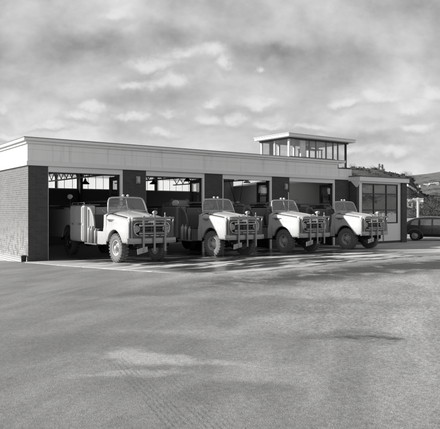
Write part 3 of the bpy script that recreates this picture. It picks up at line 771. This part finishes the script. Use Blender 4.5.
    m.tube([(-.7, 4.35, .51), (.7, 4.35, .51)], .07, 10); m.ball((0, 4.35, .51), .2)
    for s in (-1, 1):
        m.bar((s*.45, -.6, .60), (s*.45, 0, .50), .06, .05); m.bar((s*.45, 0, .50), (s*.45, .6, .60), .06, .05)
    m.build('chassis', CHAS, T)
    for s in (-1, 1):
        wheel(T, s*.775, 0, s, mt=tyre_mt)
        wheel(T, s*.74, 4.35, s, mt=RUB, rmt=BLACK)  # rear rims coloured black to paint in the shade under the body
    # cowl: scuttle + bulkhead
    m = MB()
    rows = []
    for y, dz in ((.725, 0), (.80, .012), (.88, .01), (.93, -.03)):
        r = []
        for k in range(-12, 13):
            u = k/12; x = u*.905; z = 1.80 - .10*abs(u)**2.4 - .05*smooth(abs(u), .8, 1) + dz
            r.append((x, y, z))
        rows.append(r)
    m.grid(rows); m.build('scuttle', paint, T, solid=.02)
    for s in (-1, 1):
        m = MB(); m.prism([(.725, .60), (1.0, .60), (1.0, 1.05), (.94, 1.25), (.92, 1.66), (.725, 1.68)], 'x', s*.875, s*.915); m.build('cowl_side', paint, T, bevel=.012)
    m = MB(); m.box(-.87, .87, .73, .76, .7, 1.62); m.build('bulkhead', CHAS, T)
    m = MB(); m.box(-.82, .82, .86, .93, 1.50, 1.68); m.build('dashboard', paint, T, bevel=.02)
    # windscreen frame: raked, rounded top corners
    wb, wt, lean = .80, .68, .17
    def wp(x, z): return (x, .80+lean*(z-1.78)/.5, z)
    pts = [(-wb, 1.72), (-wb*.985, 1.85), (-.755, 2.05), (-.72, 2.18), (-.67, 2.255), (-.58, 2.285), (-.3, 2.30), (0, 2.303)]
    pts = pts+[(-x, z) for x, z in pts[-2::-1]]
    m = MB(); m.tube([wp(x, z) for x, z in pts], .028, 8); m.tube([wp(-.76, 1.80), wp(-.4, 1.825), wp(.4, 1.825), wp(.76, 1.80)], .022, 8)
    m.tube([wp(0, 1.82), wp(0, 2.30)], .012, 6)
    wo = m.build('windscreen_frame', paint, T)
    m = MB(); gp = [wp(x*.985, max(z, 1.80)) for x, z in pts]
    vs_ = [m.bm.verts.new(p) for p in gp]; m.face(vs_); m.build('windscreen_glass', DUSTG, wo)
    for s in (-1, 1):
        m = MB(); m.tube([wp(s*.3, 1.84), wp(s*.12, 2.06)], .006, 5); m.build('wiper', BLACK, wo)
    # beacon pair on top
    for x in (-.10, .09):
        m = MB(); m.lathe([(0, .0), (-.02, .034), (.0, .042), (.07, .034), (.10, .0)], (x, .98, 2.375), (0, 1, 0), 14); m.tube([(x, 1.0, 2.30), (x, 1.0, 2.345)], .014, 6); m.build('roof_lamp', LENS, wo)
    # mirror
    m = MB(); m.tube([(-.86, .86, 1.74), (-.98, .84, 1.80), (-1.0, .84, 1.84)], .010, 6); m.build('mirror_arm', SILV, T)
    # seat, floor, steering
    m = MB(); m.box(-.86, .86, .76, 2.42, .62, .70); m.build('cab_floor', CHAS, T)
    for x0, x1 in ((-.78, -.1), (.02, .78)):
        m = MB(); m.box(x0, x1, 1.62, 2.12, .98, 1.14); m.build('seat', SEAT, T, bevel=.04, seg=3)
        m = MB(); m.hexa([Vector(q) for q in ((x0,2.10,1.12),(x1,2.10,1.12),(x1,2.24,1.12),(x0,2.24,1.12),(x0,2.22,1.66),(x1,2.22,1.66),(x1,2.32,1.66),(x0,2.32,1.66))]); m.build('backrest', SEAT, T, bevel=.04, seg=3)
    m = MB(); m.box(-.8, .8, 1.60, 2.3, .70, .975); m.build('seat_box', CHAS, T)
    m = MB(); c = Vector((.42, 1.28, 1.52)); ax_ = Vector((0, .75, .6)).normalized(); x_ = Vector((1, 0, 0)); y_ = ax_.cross(x_)
    m.tube([c+(x_*math.cos(a)+y_*math.sin(a))*.21 for a in [2*math.pi*k/24 for k in range(25)]], .014, 6, caps=False)
    m.tube([c-x_*.2, c+x_*.2], .012, 6); m.tube([c, c-ax_*.5], .02, 6); m.build('steering_wheel', BLACK, T)
    # sill, step, running board
    for s in (-1, 1):
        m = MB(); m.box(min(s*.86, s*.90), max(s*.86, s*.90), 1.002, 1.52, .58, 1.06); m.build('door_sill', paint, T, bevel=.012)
        m = MB(); m.box(min(s*.60, s*.94), max(s*.60, s*.94), 1.525, 2.60, .54, .59); m.build('running_board', SILV, T, bevel=.008)
        # curved rear quarter of the cab
        pf = []
        for k in range(9):
            a = R(90*k/8); pf.append((2.52-.62*math.sin(a)*0-.0-.55*(1-math.cos(a)) , 1.98))
        prof = [(2.56, .60), (2.56, 1.98)]
        for k in range(10):
            a = R(90-90*k/9); prof.append((2.56-.62*math.cos(a), 1.20+.76*math.sin(a)))
        prof += [(1.94, .95), (2.02, .60)]
        inner = [(2.50, .66), (2.50, 1.88)]
        for k in range(10):
            a = R(90-90*k/9); inner.append((2.50-.48*math.cos(a), 1.20+.66*math.sin(a)))
        inner += [(2.02, .98), (2.08, .66)]
        m = MB(); a_, b_ = sorted((s*.80, s*.84))
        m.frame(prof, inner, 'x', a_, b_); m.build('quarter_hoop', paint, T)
        m = MB(); a_, b_ = sorted((s*.78, s*.795)); m.prism(prof, 'x', a_, b_); m.build('quarter_panel', BODYD, T)
        # extinguishers on the running board
        for k, (y, r) in enumerate(((1.72, .065), (2.02, .085), (2.27, .085))):
            H_ = .50+.08*(k > 0)
            m = MB(); m.lathe([(0, 0), (0, r), (H_*.88, r), (H_*.95, r*.8), (H_*.99, r*.35), (H_+.05, r*.35), (H_+.06, 0)], (s*.865, y, .592), (0, 0, 1), 14)
            m.tube([(s*.865, y, .592+H_+.04), (s*.865, y-.06, .592+H_+.06), (s*.865, y-.09, .592+H_-.05), (s*.865, y-.08, .592+H_-.25)], .012, 6)
            m.build('extinguisher', (RIMM if k != 1 else SILV), T)
    # locker (side equipment box) both sides
    for s in (-1, 1):
        a_, b_ = sorted((s*.46, s*.97))
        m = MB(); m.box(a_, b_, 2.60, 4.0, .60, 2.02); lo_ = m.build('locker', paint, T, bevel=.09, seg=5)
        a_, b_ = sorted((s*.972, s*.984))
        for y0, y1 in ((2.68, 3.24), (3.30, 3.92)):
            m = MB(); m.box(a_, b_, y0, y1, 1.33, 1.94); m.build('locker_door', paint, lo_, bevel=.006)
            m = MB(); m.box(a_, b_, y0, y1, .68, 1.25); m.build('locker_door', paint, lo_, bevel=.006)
            m = MB(); q1, q2 = sorted((s*.984, s*1.005)); m.box(q1, q2, (y0+y1)/2-.06, (y0+y1)/2+.06, 1.27, 1.31); m.build('latch', CHROME, lo_)
        m = MB(); a_, b_ = sorted((s*.3, s*.95)); m.box(a_, b_, 2.62, 3.98, 2.03, 2.05); 
        m.tube([(s*.9, 2.7, 2.12), (s*.9, 3.9, 2.12)], .015, 6); 
        for y in (2.7, 3.3, 3.9): m.tube([(s*.9, y, 2.04), (s*.9, y, 2.12)], .012, 6)
        m.build('locker_rail', SILV, lo_)
    # water tank / rear body
    m = MB(); m.box(-.455, .455, 2.62, 4.0, .75, 1.95); m.build('pump_box', BODYD, T, bevel=.03)
    pf = [(4.02, .80), (3.95+.02, 1.9)]
    for s in (-1, 1):
        poly = [(4.02, .78), (4.02, 1.86), (6.6, 1.86), (6.6, .78)]
        arch = [(4.35+.62*math.cos(R(180*k/12)), .62+.62*math.sin(R(180*k/12))) for k in range(13)]
        poly = [(4.005, 1.86), (6.6, 1.86), (6.6, .70), (4.97, .70)]+[p for p in arch if p[0] > 4.02 and p[1] > .72]+[(4.005, 1.18)]
        a_, b_ = sorted((s*.88, s*.92)); m = MB(); m.prism(poly, 'x', a_, b_); m.build('tank_side', BODYD, T, bevel=.008)
    m = MB(); m.box(-.878, .878, 4.02, 6.6, 1.28, 1.84); m.box(-.878, .878, 5.2, 6.6, .75, 1.28); m.build('water_tank', BODYD, T, bevel=.02)
    m = MB()
    for s in (-1, 1):
        m.tube([(s*.88, 4.05, 2.0), (s*.88, 6.55, 2.0)], .03, 8)
        for y in (4.1, 4.9, 5.7, 6.5): m.tube([(s*.88, y, 1.85), (s*.88, y, 2.0)], .02, 6)
    m.tube([(-.88, 6.55, 2.0), (.88, 6.55, 2.0)], .03, 8); m.build('body_rail', BLACK, T)
    m = MB()
    for k in range(3): m.tube([(.55, 2.7+.0*k, 1.99+.05*k), (.72, 3.3, 2.0+.05*k), (.5, 3.9, 2.0+.05*k)], .035, 8)
    m.build('suction_hose', BLACK, T)
    for k, (hx, hy, hz) in enumerate(((-.55, 4.35, 1.93), (-.1, 4.3, 1.93), (.4, 4.45, 1.93), (-.3, 5.9, 1.93), (.35, 6.1, 1.93))):
        m = MB(); m.lathe([(-.045, .02), (-.045, .06), (-.03, .06), (-.03, .09), (-.045, .1), (-.045, .19), (.045, .19), (.045, .02)], (hx, hy, 1.895), (0, 0, 1), 18); m.build('rolled_hose', CANVAS, T)
    m = MB()
    for q0 in (.66, .84): m.bar((q0, 2.75, 2.2), (q0, 6.4, 2.2), .03, .06)
    for k in range(12): m.bar((.66, 2.9+k*.3, 2.2), (.84, 2.9+k*.3, 2.2), .025, .025)
    for y in (3.0, 4.2, 6.0): m.bar((.75, y, 1.86 if y > 4 else 2.03), (.75, y, 2.18), .04, .04)
    m.build('ladder', SILV, T)
    return T
SHADE_PARTS = ('locker', 'locker_door', 'quarter_hoop', 'door_sill')  # parts given the shade-darkened colour on the copied trucks
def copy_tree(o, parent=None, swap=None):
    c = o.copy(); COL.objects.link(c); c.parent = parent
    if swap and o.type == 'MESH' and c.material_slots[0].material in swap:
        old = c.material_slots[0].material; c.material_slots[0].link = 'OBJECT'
        c.material_slots[0].material = BODYS if o.name.split('.')[0] in SHADE_PARTS else swap[old]
    for ch in list(o.children): copy_tree(ch, c, swap)
    return c
def searchlight(T, c, r, post, d):
    c = Vector(c); d = Vector(d)
    m = MB(); m.tube([(c.x, c.y, post), (c.x, c.y, c.z-r)], .02, 8); m.build('lamp_post', BLACK, T)
    m = MB(); m.lathe([(-.8*r, 0), (-.75*r, .45*r), (-.2*r, .92*r), (.35*r, r), (.4*r, .86*r)], c, d, 20); q = m.build('searchlight', CHROME, T)
    m = MB(); m.lathe([(.32*r, .86*r), (.36*r, .5*r), (.38*r, 0)], c, d, 20); m.build('lens', GREYL, q)
def lamp_pair(T, c):
    x, y, z = c
    m = MB(); m.box(x-.34, x+.34, y-.2, y+.2, 1.87, z-.16); m.build('equipment_box', BLACK, T, bevel=.02)
    for s in (-1, 1):
        searchlight(T, (x+s*.2, y, z), .12, z-.17, (-.4, -.9, .05))
def reel(T, c):
    m = MB(); m.lathe([(-.42, .0), (-.42, .26), (-.40, .26), (-.40, .12), (.40, .12), (.40, .26), (.42, .26), (.42, 0)], c, (1, .0, 0), 24); q = m.build('hose_reel', BODYD, T)
    m = MB(); m.lathe([(-.39, .13)]+[(-.38+.04*k, .20+.012*(k % 2)) for k in range(20)]+[(.39, .13)], c, (1, 0, 0), 24); m.build('hose', CANVAS, q)
TRK = [(2.72, -3.85, .5), (7.0, -3.62, -1.0), (10.63, -3.80, .8), (14.85, -3.62, -.6)]
def tz(x, y): return gz(x, y)+.018
x, y, a = TRK[0]
LB = ['fire truck nearest the camera, parked in the leftmost bay with its lockers in full sun',
      'fire truck second from the left with a bright sunlit front tyre and shaded cab',
      'fire truck third from the left with white bonnet and dark shaded wheels',
      'fire truck furthest right, parked in front of the annex window']
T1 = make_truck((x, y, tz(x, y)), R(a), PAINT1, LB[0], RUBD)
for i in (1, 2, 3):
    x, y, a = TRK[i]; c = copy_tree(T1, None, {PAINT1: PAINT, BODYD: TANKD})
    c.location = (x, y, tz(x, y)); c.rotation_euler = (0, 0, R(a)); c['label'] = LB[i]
    for ch in c.children:
        if ch.name.startswith('wheel') and abs(ch.location.y) < .1: ch.rotation_euler = (random.uniform(0, 1), 0, R((0, 7, -3, 4)[i]))
    if i == 1: searchlight(c, (-.22, 4.0, 2.16), .17, 1.86, (-.62, -.78, .05)); reel(c, (.30, 4.5, 2.12))
    else: lamp_pair(c, ((.70, 5.4, 2.22) if i == 2 else (.72, 5.4, 2.36)))

# ------------------------------------------------------------------ saloon car at the right
def make_car(loc, rz):
    C_ = empty('saloon_car', loc, rz, 'dark rounded old saloon car parked at the right edge beyond the annex', 'car')
    CP = mat('dark_car_paint', .075, .28, var=.1, coat=.5)
    # local: x along length, rear at x=-.85 (rear axle at 0), front to +3.5; y: near side negative
    def sec(x, rows_):  # rows_: list (halfwidth, z)
        return [(x, -w_, z) for w_, z in rows_]+[(x, w_, z) for w_, z in rows_[::-1]]
    stations = []
    # x, belt width, bottom z, belt z, roof z, roof width
    data = [(-.92, .30, .55, .72, .80, .10), (-.88, .48, .48, .78, .92, .26), (-.75, .62, .42, .86, 1.10, .38), (-.5, .70, .38, .92, 1.32, .46), (-.2, .74, .36, .95, 1.46, .52),
            (.15, .76, .34, .96, 1.545, .56), (.6, .77, .33, .97, 1.585, .58), (1.1, .77, .33, .97, 1.59, .58), (1.55, .76, .33, .97, 1.56, .57), (1.8, .74, .33, .98, 1.50, .55),
            (2.05, .70, .34, .985, 1.20, .56), (2.2, .64, .35, .985, 1.04, .46), (2.6, .52, .36, .96, 1.02, .36), (3.1, .40, .38, .90, .97, .26), (3.45, .30, .42, .80, .90, .18), (3.52, .22, .5, .74, .82, .12)]
    for x, bw_, z0, zb_, zr, rw in data:
        pr = [(bw_*.86, z0), (bw_, z0+.10), (bw_*1.0, lerp(z0, zb_, .6)), (bw_*.985, zb_), (lerp(bw_*.97, rw, .25), lerp(zb_, zr, .35)), (lerp(bw_*.97, rw, .75), lerp(zb_, zr, .75)), (rw*.95, lerp(zb_, zr, .92)), (rw*.6, zr-.012), (rw*.2, zr)]
        stations.append(sec(x, pr))
    m = MB(); V = m.grid(stations, closeu=True); m.face(V[0]); m.face(V[-1][::-1]); m.build('body', CP, C_, sub=1)
    # wings
    for cx_, r0 in ((0.0, .47), (2.78, .48)):
        for s in (-1, 1):
            rows = []
            for k in range(17):
                a = R(-12+204*k/16); px = cx_-math.cos(a)*r0*1.12; pz = .34+math.sin(a)*r0*1.0
                rows.append([(px, s*.60, pz+.02), (px, s*.70, pz+.02), (px, s*.775, pz-.01), (px*1.0, s*.815, pz-.055), (cx_+(px-cx_)*.93, s*.825, .34+(pz-.34)*.86)])
            m = MB(); m.grid(rows); m.build('wing', CP, C_, solid=.012, sub=1)
            o = bpy.data.objects.new('wheel', None); COL.objects.link(o); o.parent = C_; o.location = (cx_, s*.68, .34)
            m = MB(); m.lathe([(-.06, .2), (-.085, .24), (-.08, .30), (-.05, .335), (.05, .335), (.08, .30), (.085, .24), (.06, .2)], (0, 0, 0), (0, 1, 0), 28); m.build('tyre', RUB, o)
            m = MB(); m.lathe([(s*.06, .21), (s*.05, .17), (s*.075, .11), (s*.10, .09), (s*.115, 0)], (0, 0, 0), (0, 1, 0), 24); m.build('rim', RIMM, o)
    # running board
    for s in (-1, 1):
        a_, b_ = sorted((s*.66, s*.83)); m = MB(); m.box(.48, 2.28, a_, b_, .28, .33); m.build('running_board', CP, C_, bevel=.015)
    # side windows
    def side_y(x, z):
        def row(x):
            for (a, b2) in zip(data, data[1:]):
                if a[0] <= x <= b2[0]:
                    u = (x-a[0])/(b2[0]-a[0]); return [lerp(p, q, u) for p, q in zip(a, b2)]
        d = row(x); u = (z-d[3])/(d[4]-d[3]); w0 = d[1]*.985; w1 = lerp(d[1]*.97, d[5], .25); w2 = lerp(d[1]*.97, d[5], .75)
        return lerp(w0, w1, u/.35) if u < .35 else lerp(w1, w2, (u-.35)/.4)
    wins = [[(-.30, 1.04), (.20, 1.02), (.20, 1.38), (.02, 1.36), (-.18, 1.24)], [(.34, 1.02), (1.02, 1.02), (1.02, 1.40), (.34, 1.40)], [(1.12, 1.02), (1.78, 1.03), (1.66, 1.34), (1.50, 1.40), (1.12, 1.40)]]
    for s in (-1, 1):
        for wv in wins:
            m = MB(); A = [m.bm.verts.new((x, s*(side_y(x, z)+.012), z)) for x, z in wv]; m.face(A); m.build('side_window', CARG, C_, solid=.004)
            m = MB(); m.tube([(x, s*(side_y(x, z)+.014), z) for x, z in wv+[wv[0]]], .010, 6); m.build('window_trim', CHROME, C_)
    m = MB(); m.box(.3, 1.85, -.835+.05, -.775, .93, .945); m.build('waist_moulding', CHROME, C_)
    # bumpers
    for x0, sg in ((-1.06, -1), (3.72, 1)):
        m = MB(); m.tube([(x0-sg*.14, -.74, .46), (x0-sg*.02, -.6, .46), (x0, -.3, .46), (x0, .3, .46), (x0-sg*.02, .6, .46), (x0-sg*.14, .74, .46)], .05, 8)
        for y in (-.3, .3): m.tube([(x0+sg*.03, y, .38), (x0+sg*.05, y, .6)], .025, 8)
        b0 = m.build('bumper', CHROME, C_)
        m = MB(); m.bar((x0, -.3, .46), (x0-sg*.4, -.3, .44), .04, .05); m.bar((x0, .3, .46), (x0-sg*.4, .3, .44), .04, .05); m.build('bumper_iron', CHAS, b0)
    for s in (-1, 1):
        m = MB(); m.ball((3.2, s*.58, .86), .12, 16, (1.2, 1, 1)); m.build('headlight', CHROME, C_)
        m = MB(); m.ball((-.62, s*.66, .83), .045, 10); m.build('tail_lamp', LENS, C_)
        m = MB(); m.tube([(1.2, s*.80, .95), (1.32, s*.80, .95)], .012, 6); m.build('door_handle', CHROME, C_)
    m = MB(); m.box(.2, 2.2, -.6, .6, .25, .36); m.build('underbody', CHAS, C_)
    for s in (-1, 1):
        for xg in (.27, 1.07, 1.86):
            m = MB(); m.tube([(xg, s*(side_y(xg, .98)+.016), .98), (xg, s*.785, .8), (xg, s*.775, .45)], .007, 5); m.build('door_seam', BLACK, C_)
    return C_
CARG = mat('car_window_daylight', .45, .12, var=.3, vscale=3, coat=.8)  # opaque pale tone paints in daylight seen through the cabin
make_car((25.85, .75, gz(25.85, .75)), R(-36-29+0+0)+R(0))
CARO = [o for o in bpy.data.objects if o.name.startswith('saloon_car')][0]

searchlight(T1, (-.56, 5.0, 2.40), .115, 1.86, (-.55, -.8, 0))
# ------------------------------------------------------------------ hills, placed round the yard by bearing from the station yard
rt = Vector((.809, -.588, 0)); fw = Vector((.588, .809, 0))
def place(u, k, z=0.0):     # u: tangent of bearing from the view axis, k: metres away
    return Vector((CAMX+k*(fw.x+u*rt.x), CAMY+k*(fw.y+u*rt.y), z))
def hill_mesh(name, ridge, d0, d1, d2, mt, seed, rough=1.0, kind='structure', us=None):
    rnd = random.Random(seed); ph = [rnd.uniform(0, 6.28) for _ in range(14)]
    def nz(u, k): 
        s = 0
        for i in range(6): s += math.sin(u*(17+i*23.0)+ph[i]+k*.013*(i+1))*math.sin(k*(.012+.011*i)+ph[i+6]+u*9*i)/(i+1.3)
        return s
    m = MB(); rows = []; n = 46
    for u in us:
        r = []; top = interp(u, ridge)
        for j in range(n+1):
            q = j/n; k = d0*(d2/d0)**q
            if k < d1: e = smooth(k, d0, d1)**.8
            else: e = 1-.5*smooth(k, d1, d2)
            zr = top*d1/565.0
            z = -1.5 + (zr+2+1.5)*e*(1+.0*q) + rough*nz(u, k)*zr*.022*min(1, e*2)
            p = place(u, k, z); r.append(p)
        rows.append(r)
    m.grid(rows); o = m.build(name, mt); tag(o, kind=kind); return o
def hill_mat(name, a, b_, dark, sc, thr):
    m, t, b = newmat(name); tc = t.node('ShaderNodeTexCoord').outputs['Object']
    n = t.noise(tc, sc, 8, .68); n2 = t.noise(tc, sc*5, 6, .65); n3 = t.noise(t.mapping(tc, loc=(31, 7, 3)), sc*1.8, 6, .6)
    v = t.mix(n, a, b_); v = t.m('MULTIPLY', v, t.m('MULTIPLY_ADD', n2, .8, .6))
    v = t.mix(t.ss(t.m('ADD', t.m('MULTIPLY', n3, .6), t.m('MULTIPLY', n2, .4)), thr, thr+.05), v, dark)
    t.put(b.inputs['Base Color'], t.grey(v)); b.inputs['Roughness'].default_value = .95; b.inputs['Specular IOR Level'].default_value = .1
    t.put(b.inputs['Normal'], t.bump(n2, .8, 4.0)); return m
HM1 = hill_mat('scrubby_near_hill', .08, .14, .04, .02, .50)
HM2 = hill_mat('grassy_far_hill', .11, .20, .05, .014, .51)
def frange(a, b, s):
    r = []; 
    while a < b: r.append(a); a += s
    return r+[b]
px = lambda p: (p-220)/565
near_r = [(px(-260), 4), (px(120), 10), (px(190), 16), (px(240), 24), (px(290), 33), (px(340), 40), (px(352), 40), (px(365), 39.5), (px(382), 38.5), (px(392), 36), (px(403), 33.5), (px(410), 32), (px(414), 26), (px(419), 19), (px(425), 15), (px(440), 11), (px(520), 4), (2.0, 3)]
far_r = [(-2.0, 8), (px(-100), 10), (px(150), 12), (px(250), 22), (px(330), 30), (px(395), 31), (px(410), 32.5), (px(425), 34), (px(440), 36.5), (px(470), 40), (px(560), 44), (2.0, 30)]
hill_mesh('near_hill', near_r, 120, 330, 560, HM1, 3, us=frange(-1.0, 1.0, .006))
hill_mesh('far_hill', far_r, 300, 800, 1400, HM2, 5, us=frange(-1.6, 1.6, .012))
# hills of the far side of the valley, behind the camera: seen only as reflections in the windows
def back_hill():
    m = MB(); rows = []
    for i in range(0, 121):
        a = R(150+ 180*i/120)+R(0)
        r = []
        for j in range(16):
            d = 220+j*45; e = smooth(d, 220, 620)
            z = -2+e*(36+14*math.sin(a*5.0)+9*math.sin(a*11+1)+4*math.sin(a*23+j*.4))
            r.append((math.cos(a)*d, math.sin(a)*d-20, z))
        rows.append(r)
    m.grid(rows); tag(m.build('valley_hill', HM1), kind='structure')
back_hill()
import mathutils.bvhtree as bvh
def hill_z(x, y):
    best = -99
    for T_ in TREES_BVH:
        h = T_.ray_cast(Vector((x, y, 500)), Vector((0, 0, -1)))
        if h[0] is not None: best = max(best, h[0].z)
    return max(best, gz(x, y) if abs(x) < 60 else gz(60, y))
bpy.context.view_layer.update()
TREES_BVH = []
for nm in ('near_hill', 'far_hill', 'ground'):
    o = bpy.data.objects[nm]; TREES_BVH.append(bvh.BVHTree.FromPolygons([v.co.copy() for v in o.data.vertices], [tuple(p.vertices) for p in o.data.polygons]))
# pale road cut across the hillside
rc = MB(); rows = []
for k in range(15):
    q = k/14; u = lerp(px(404.5), px(419), q); yy = lerp(184.5, 193.5, q**1.05)
    # march to the hill surface
    best = None
    for kk in range(140, 700, 4):
        p = place(u, kk); z = hill_z(p.x, p.y)
        if z >= 2+(210-yy)/565*kk: best = kk; break
    best = best or 320
    r = []; th = (1.6+.9*math.sin(k*1.3)**2)*best/565
    for off, dz in ((-2.5, -.8), (-2.0, .25), (0, .25+th*.55), (2.5, .25+th), (4, -1.0)):
        p = place(u, best+off); r.append((p.x, p.y, 2+(210-yy)/565*best+dz))
    rows.append(r)
rc.grid(rows); tag(rc.build('hill_road', mat('pale_road_clay', .62, .9, var=.1, vscale=.1)), kind='structure')

# ---- houses on the hillside
HW = mat('house_white', .62, .7); HR = mat('house_roof_grey', .12, .7); HD = mat('house_window_dark', .05, .3)
HG = mat('house_pale_roof', .5, .6)
def surf(u, yy, k0=100, k1=1200):
    for kk in range(k0, k1, 3):
        p = place(u, kk); z = hill_z(p.x, p.y)
        if z >= 2+(210-yy)/565*kk: return kk, z
    return None
def house(xp, yp, wpx, lab, roof=HR, k0=100):
    s_ = surf(px(xp), yp, k0)
    kk, z = s_ if s_ else (180, 0)
    wd = wpx/565*kk; wd = max(wd, 4); p = place(px(xp), kk, z-.6)
    dpt = wd*.7; hh_ = wd*.38+.6
    o = empty('hillside_house', p, R(-36+random.uniform(-20, 20)), lab, 'house', 'houses on the hillside')
    m = MB(); m.box(-wd/2, wd/2, -dpt/2, dpt/2, 0, hh_); m.build('wall', HW, o)
    m = MB(); e = wd*.05; rz_ = hh_+wd*.2
    m.hexa([Vector(q) for q in ((-wd/2-e,-dpt/2-e,hh_+.003),(wd/2+e,-dpt/2-e,hh_+.003),(wd/2+e,dpt/2+e,hh_+.003),(-wd/2-e,dpt/2+e,hh_+.003),(-wd/2-e,-.02,rz_),(wd/2+e,-.02,rz_),(wd/2+e,.02,rz_),(-wd/2-e,.02,rz_))])
    ro_ = m.build('roof', roof, o)
    m = MB(); m.box(wd*.2, wd*.27, .1, .1+wd*.07, hh_, rz_+wd*.09); m.build('chimney', HR, ro_)
    for fx in (-.3, .02, .3):
        m = MB(); m.box(fx*wd-wd*.07, fx*wd+wd*.07, -dpt/2-.05, -dpt/2-.003, hh_*.38, hh_*.78); m.build('window', HD, o)
    return o
house(426, 194, 3.4, 'broad white house with a pale roof on the far hillside, left of its neighbour', HG, 520)
house(431.5, 195.5, 2.2, 'smaller white house just right of the broad one on the hillside', HG, 520)
house(436.5, 194.5, 2.6, 'white hillside house cut by the right edge of the view', HG, 520)
house(438, 200, 2.6, 'little pale house lowest on the hillside at the right edge', HR, 120)
house(409.5, 207, 6.5, 'low cream building behind the white post at the foot of the hill', HG, 100)
house(416, 207.5, 2.0, 'tiny white shed beside the low cream building', HG, 100)
house(422, 187, 2.0, 'lone small house above the end of the pale road', HR, 520)

# ---- trees
LEAF = []
for k, c in enumerate((.035, .05, .075)): LEAF.append(mat('foliage_%s' % 'abc'[k], c, .8, var=.5, vscale=3))
BARK = mat('bark', .08, .9)
def tree(p, h, wd, lab, cat='tree', seed=0, conifer=False):
    rnd = random.Random(seed); o = empty('hill_tree', p, 0, lab, cat, 'trees at the foot of the hill')
    m = MB(); m.tube([(0, 0, -.5), (.05*h*.1, 0, h*.25), (0, .03*h, h*.55), (0, 0, h*.8)], [h*.035, h*.028, h*.018, h*.006], 7)
    for k in range(7):
        a = rnd.uniform(0, 6.28); z = h*rnd.uniform(.25, .6); m.tube([(0, 0, z), (math.cos(a)*wd*.2, math.sin(a)*wd*.2, z+h*.12), (math.cos(a)*wd*.36, math.sin(a)*wd*.36, z+h*.2)], [h*.014, h*.009, h*.003], 5)
    m.build('trunk', BARK, o)
    m = MB(); cl = []
    for k in range(26 if not conifer else 30):
        if conifer:
            z = rnd.uniform(.12, .97); rr_ = wd*.5*(1-z)*rnd.uniform(.4, 1); s_ = wd*.16
        else:
            z = rnd.uniform(.3, .95); rr_ = wd*.42*math.sqrt(max(0, 1-((z-.55)/.45)**2))*rnd.uniform(.2, 1); s_ = wd*rnd.uniform(.10, .2)
        a = rnd.uniform(0, 6.28); cl.append((Vector((math.cos(a)*rr_, math.sin(a)*rr_, z*h)), s_))
    for c, s_ in cl:
        for q in range(46):
            d = Vector((rnd.gauss(0, 1), rnd.gauss(0, 1), rnd.gauss(0, 1))).normalized()*s_*rnd.uniform(.5, 1.1)
            d.z *= .75; pc = c+d; L = h*.022*rnd.uniform(.6, 1.5)
            a = Vector((rnd.gauss(0, 1), rnd.gauss(0, 1), rnd.gauss(0, 1))).normalized(); b2 = a.orthogonal().normalized()
            m.face([m.bm.verts.new(pc+a*L), m.bm.verts.new(pc+b2*L*.6), m.bm.verts.new(pc-a*L), m.bm.verts.new(pc-b2*L*.6)])
    m.build('crown', LEAF[seed % 3], o)
    return o
TL = [(424, 118, 4.6, 8, 'broad dark tree just right of the white post'), (431, 108, 5.0, 7.5, 'rounded dark tree above the middle of the car roof'), (437.5, 126, 4.6, 6.5, 'dark tree at the right edge behind the car'),
      (405.5, 150, 4.0, 6, 'low bushy tree beside the annex corner'), (413.5, 165, 4.2, 6, 'small bushy tree between the cream building and the post'),
      (420, 150, 3.2, 5.0, 'grey tree halfway up behind the white post'), (434, 160, 3.4, 7, 'grey spreading tree behind the dark roadside trees'), (427, 165, 3.2, 6, 'grey tree below the broad white hillside house')]
for i, (xp, kk, h, wd, lab) in enumerate(TL):
    p = place(px(xp), kk); p.z = hill_z(p.x, p.y); tree(p, h, wd, lab, seed=i+11)
RT = [(352, 'clump of pine at the left end of the ridge above the annex'), (371, 'small pine on the ridge above the middle of the annex window'), (379.5, 'tall thin pine standing on the ridge above the annex'), (382.5, 'second thin pine on the ridge, right of the tall one'),
      (405, 'bushy pine on the ridge right above the annex corner'), (409, 'dark pine where the near ridge starts to fall'), (412.5, 'lowest dark pine down the falling ridge')]
for i, (xp, lab) in enumerate(RT):
    p = place(px(xp), 322); p.z = hill_z(p.x, p.y)-.3
    o = tree(p, (3.0 if i in (0, 1) else 4.2) if i < 4 else 3.0, 3.2 if i in (2, 3) else (7 if i < 2 else 7), lab, seed=i+40, conifer=i in (2, 3)); o['group'] = 'trees along the ridge'
# scattered hillside scrub reads as one mass
sc_ = MB(); rnd = random.Random(9)
for k in range(230):
    u = rnd.uniform(px(340), px(446)); kk = rnd.uniform(140, 420); p = place(u, kk); z = hill_z(p.x, p.y); s_ = rnd.uniform(.5, 1.3)
    if z < .6: continue
    for q in range(60):
        d = Vector((rnd.gauss(0, 1), rnd.gauss(0, 1), abs(rnd.gauss(0, .8)))).normalized()*s_*rnd.uniform(.4, 1.1); pc = Vector((p.x, p.y, z))+d
        a = Vector((rnd.gauss(0, 1), rnd.gauss(0, 1), rnd.gauss(0, 1))).normalized()*.3; b2 = a.orthogonal().normalized()*.22
        sc_.face([sc_.bm.verts.new(pc+a), sc_.bm.verts.new(pc+b2), sc_.bm.verts.new(pc-a), sc_.bm.verts.new(pc-b2)])
tag(sc_.build('hillside_scrub', LEAF[1]), 'dark scrub bushes dotted over the hillside', 'scrub', None, 'stuff')

# ---- white post with short crossbar beyond the car
p = place(px(418), 46); p.z = gz(30, 0)
o = empty('white_post', p, R(-36), 'slim white post with a short crossbar beyond the car', 'post')
m = MB(); m.bar((0, 0, -.2), (0, 0, 3.0), .14, .14); m.build('pole', TRIM, o, bevel=.01)
m = MB(); m.bar((-.42, -.09, 2.92), (.42, -.09, 2.92), .07, .09); m.build('crossbar', TRIM, o)
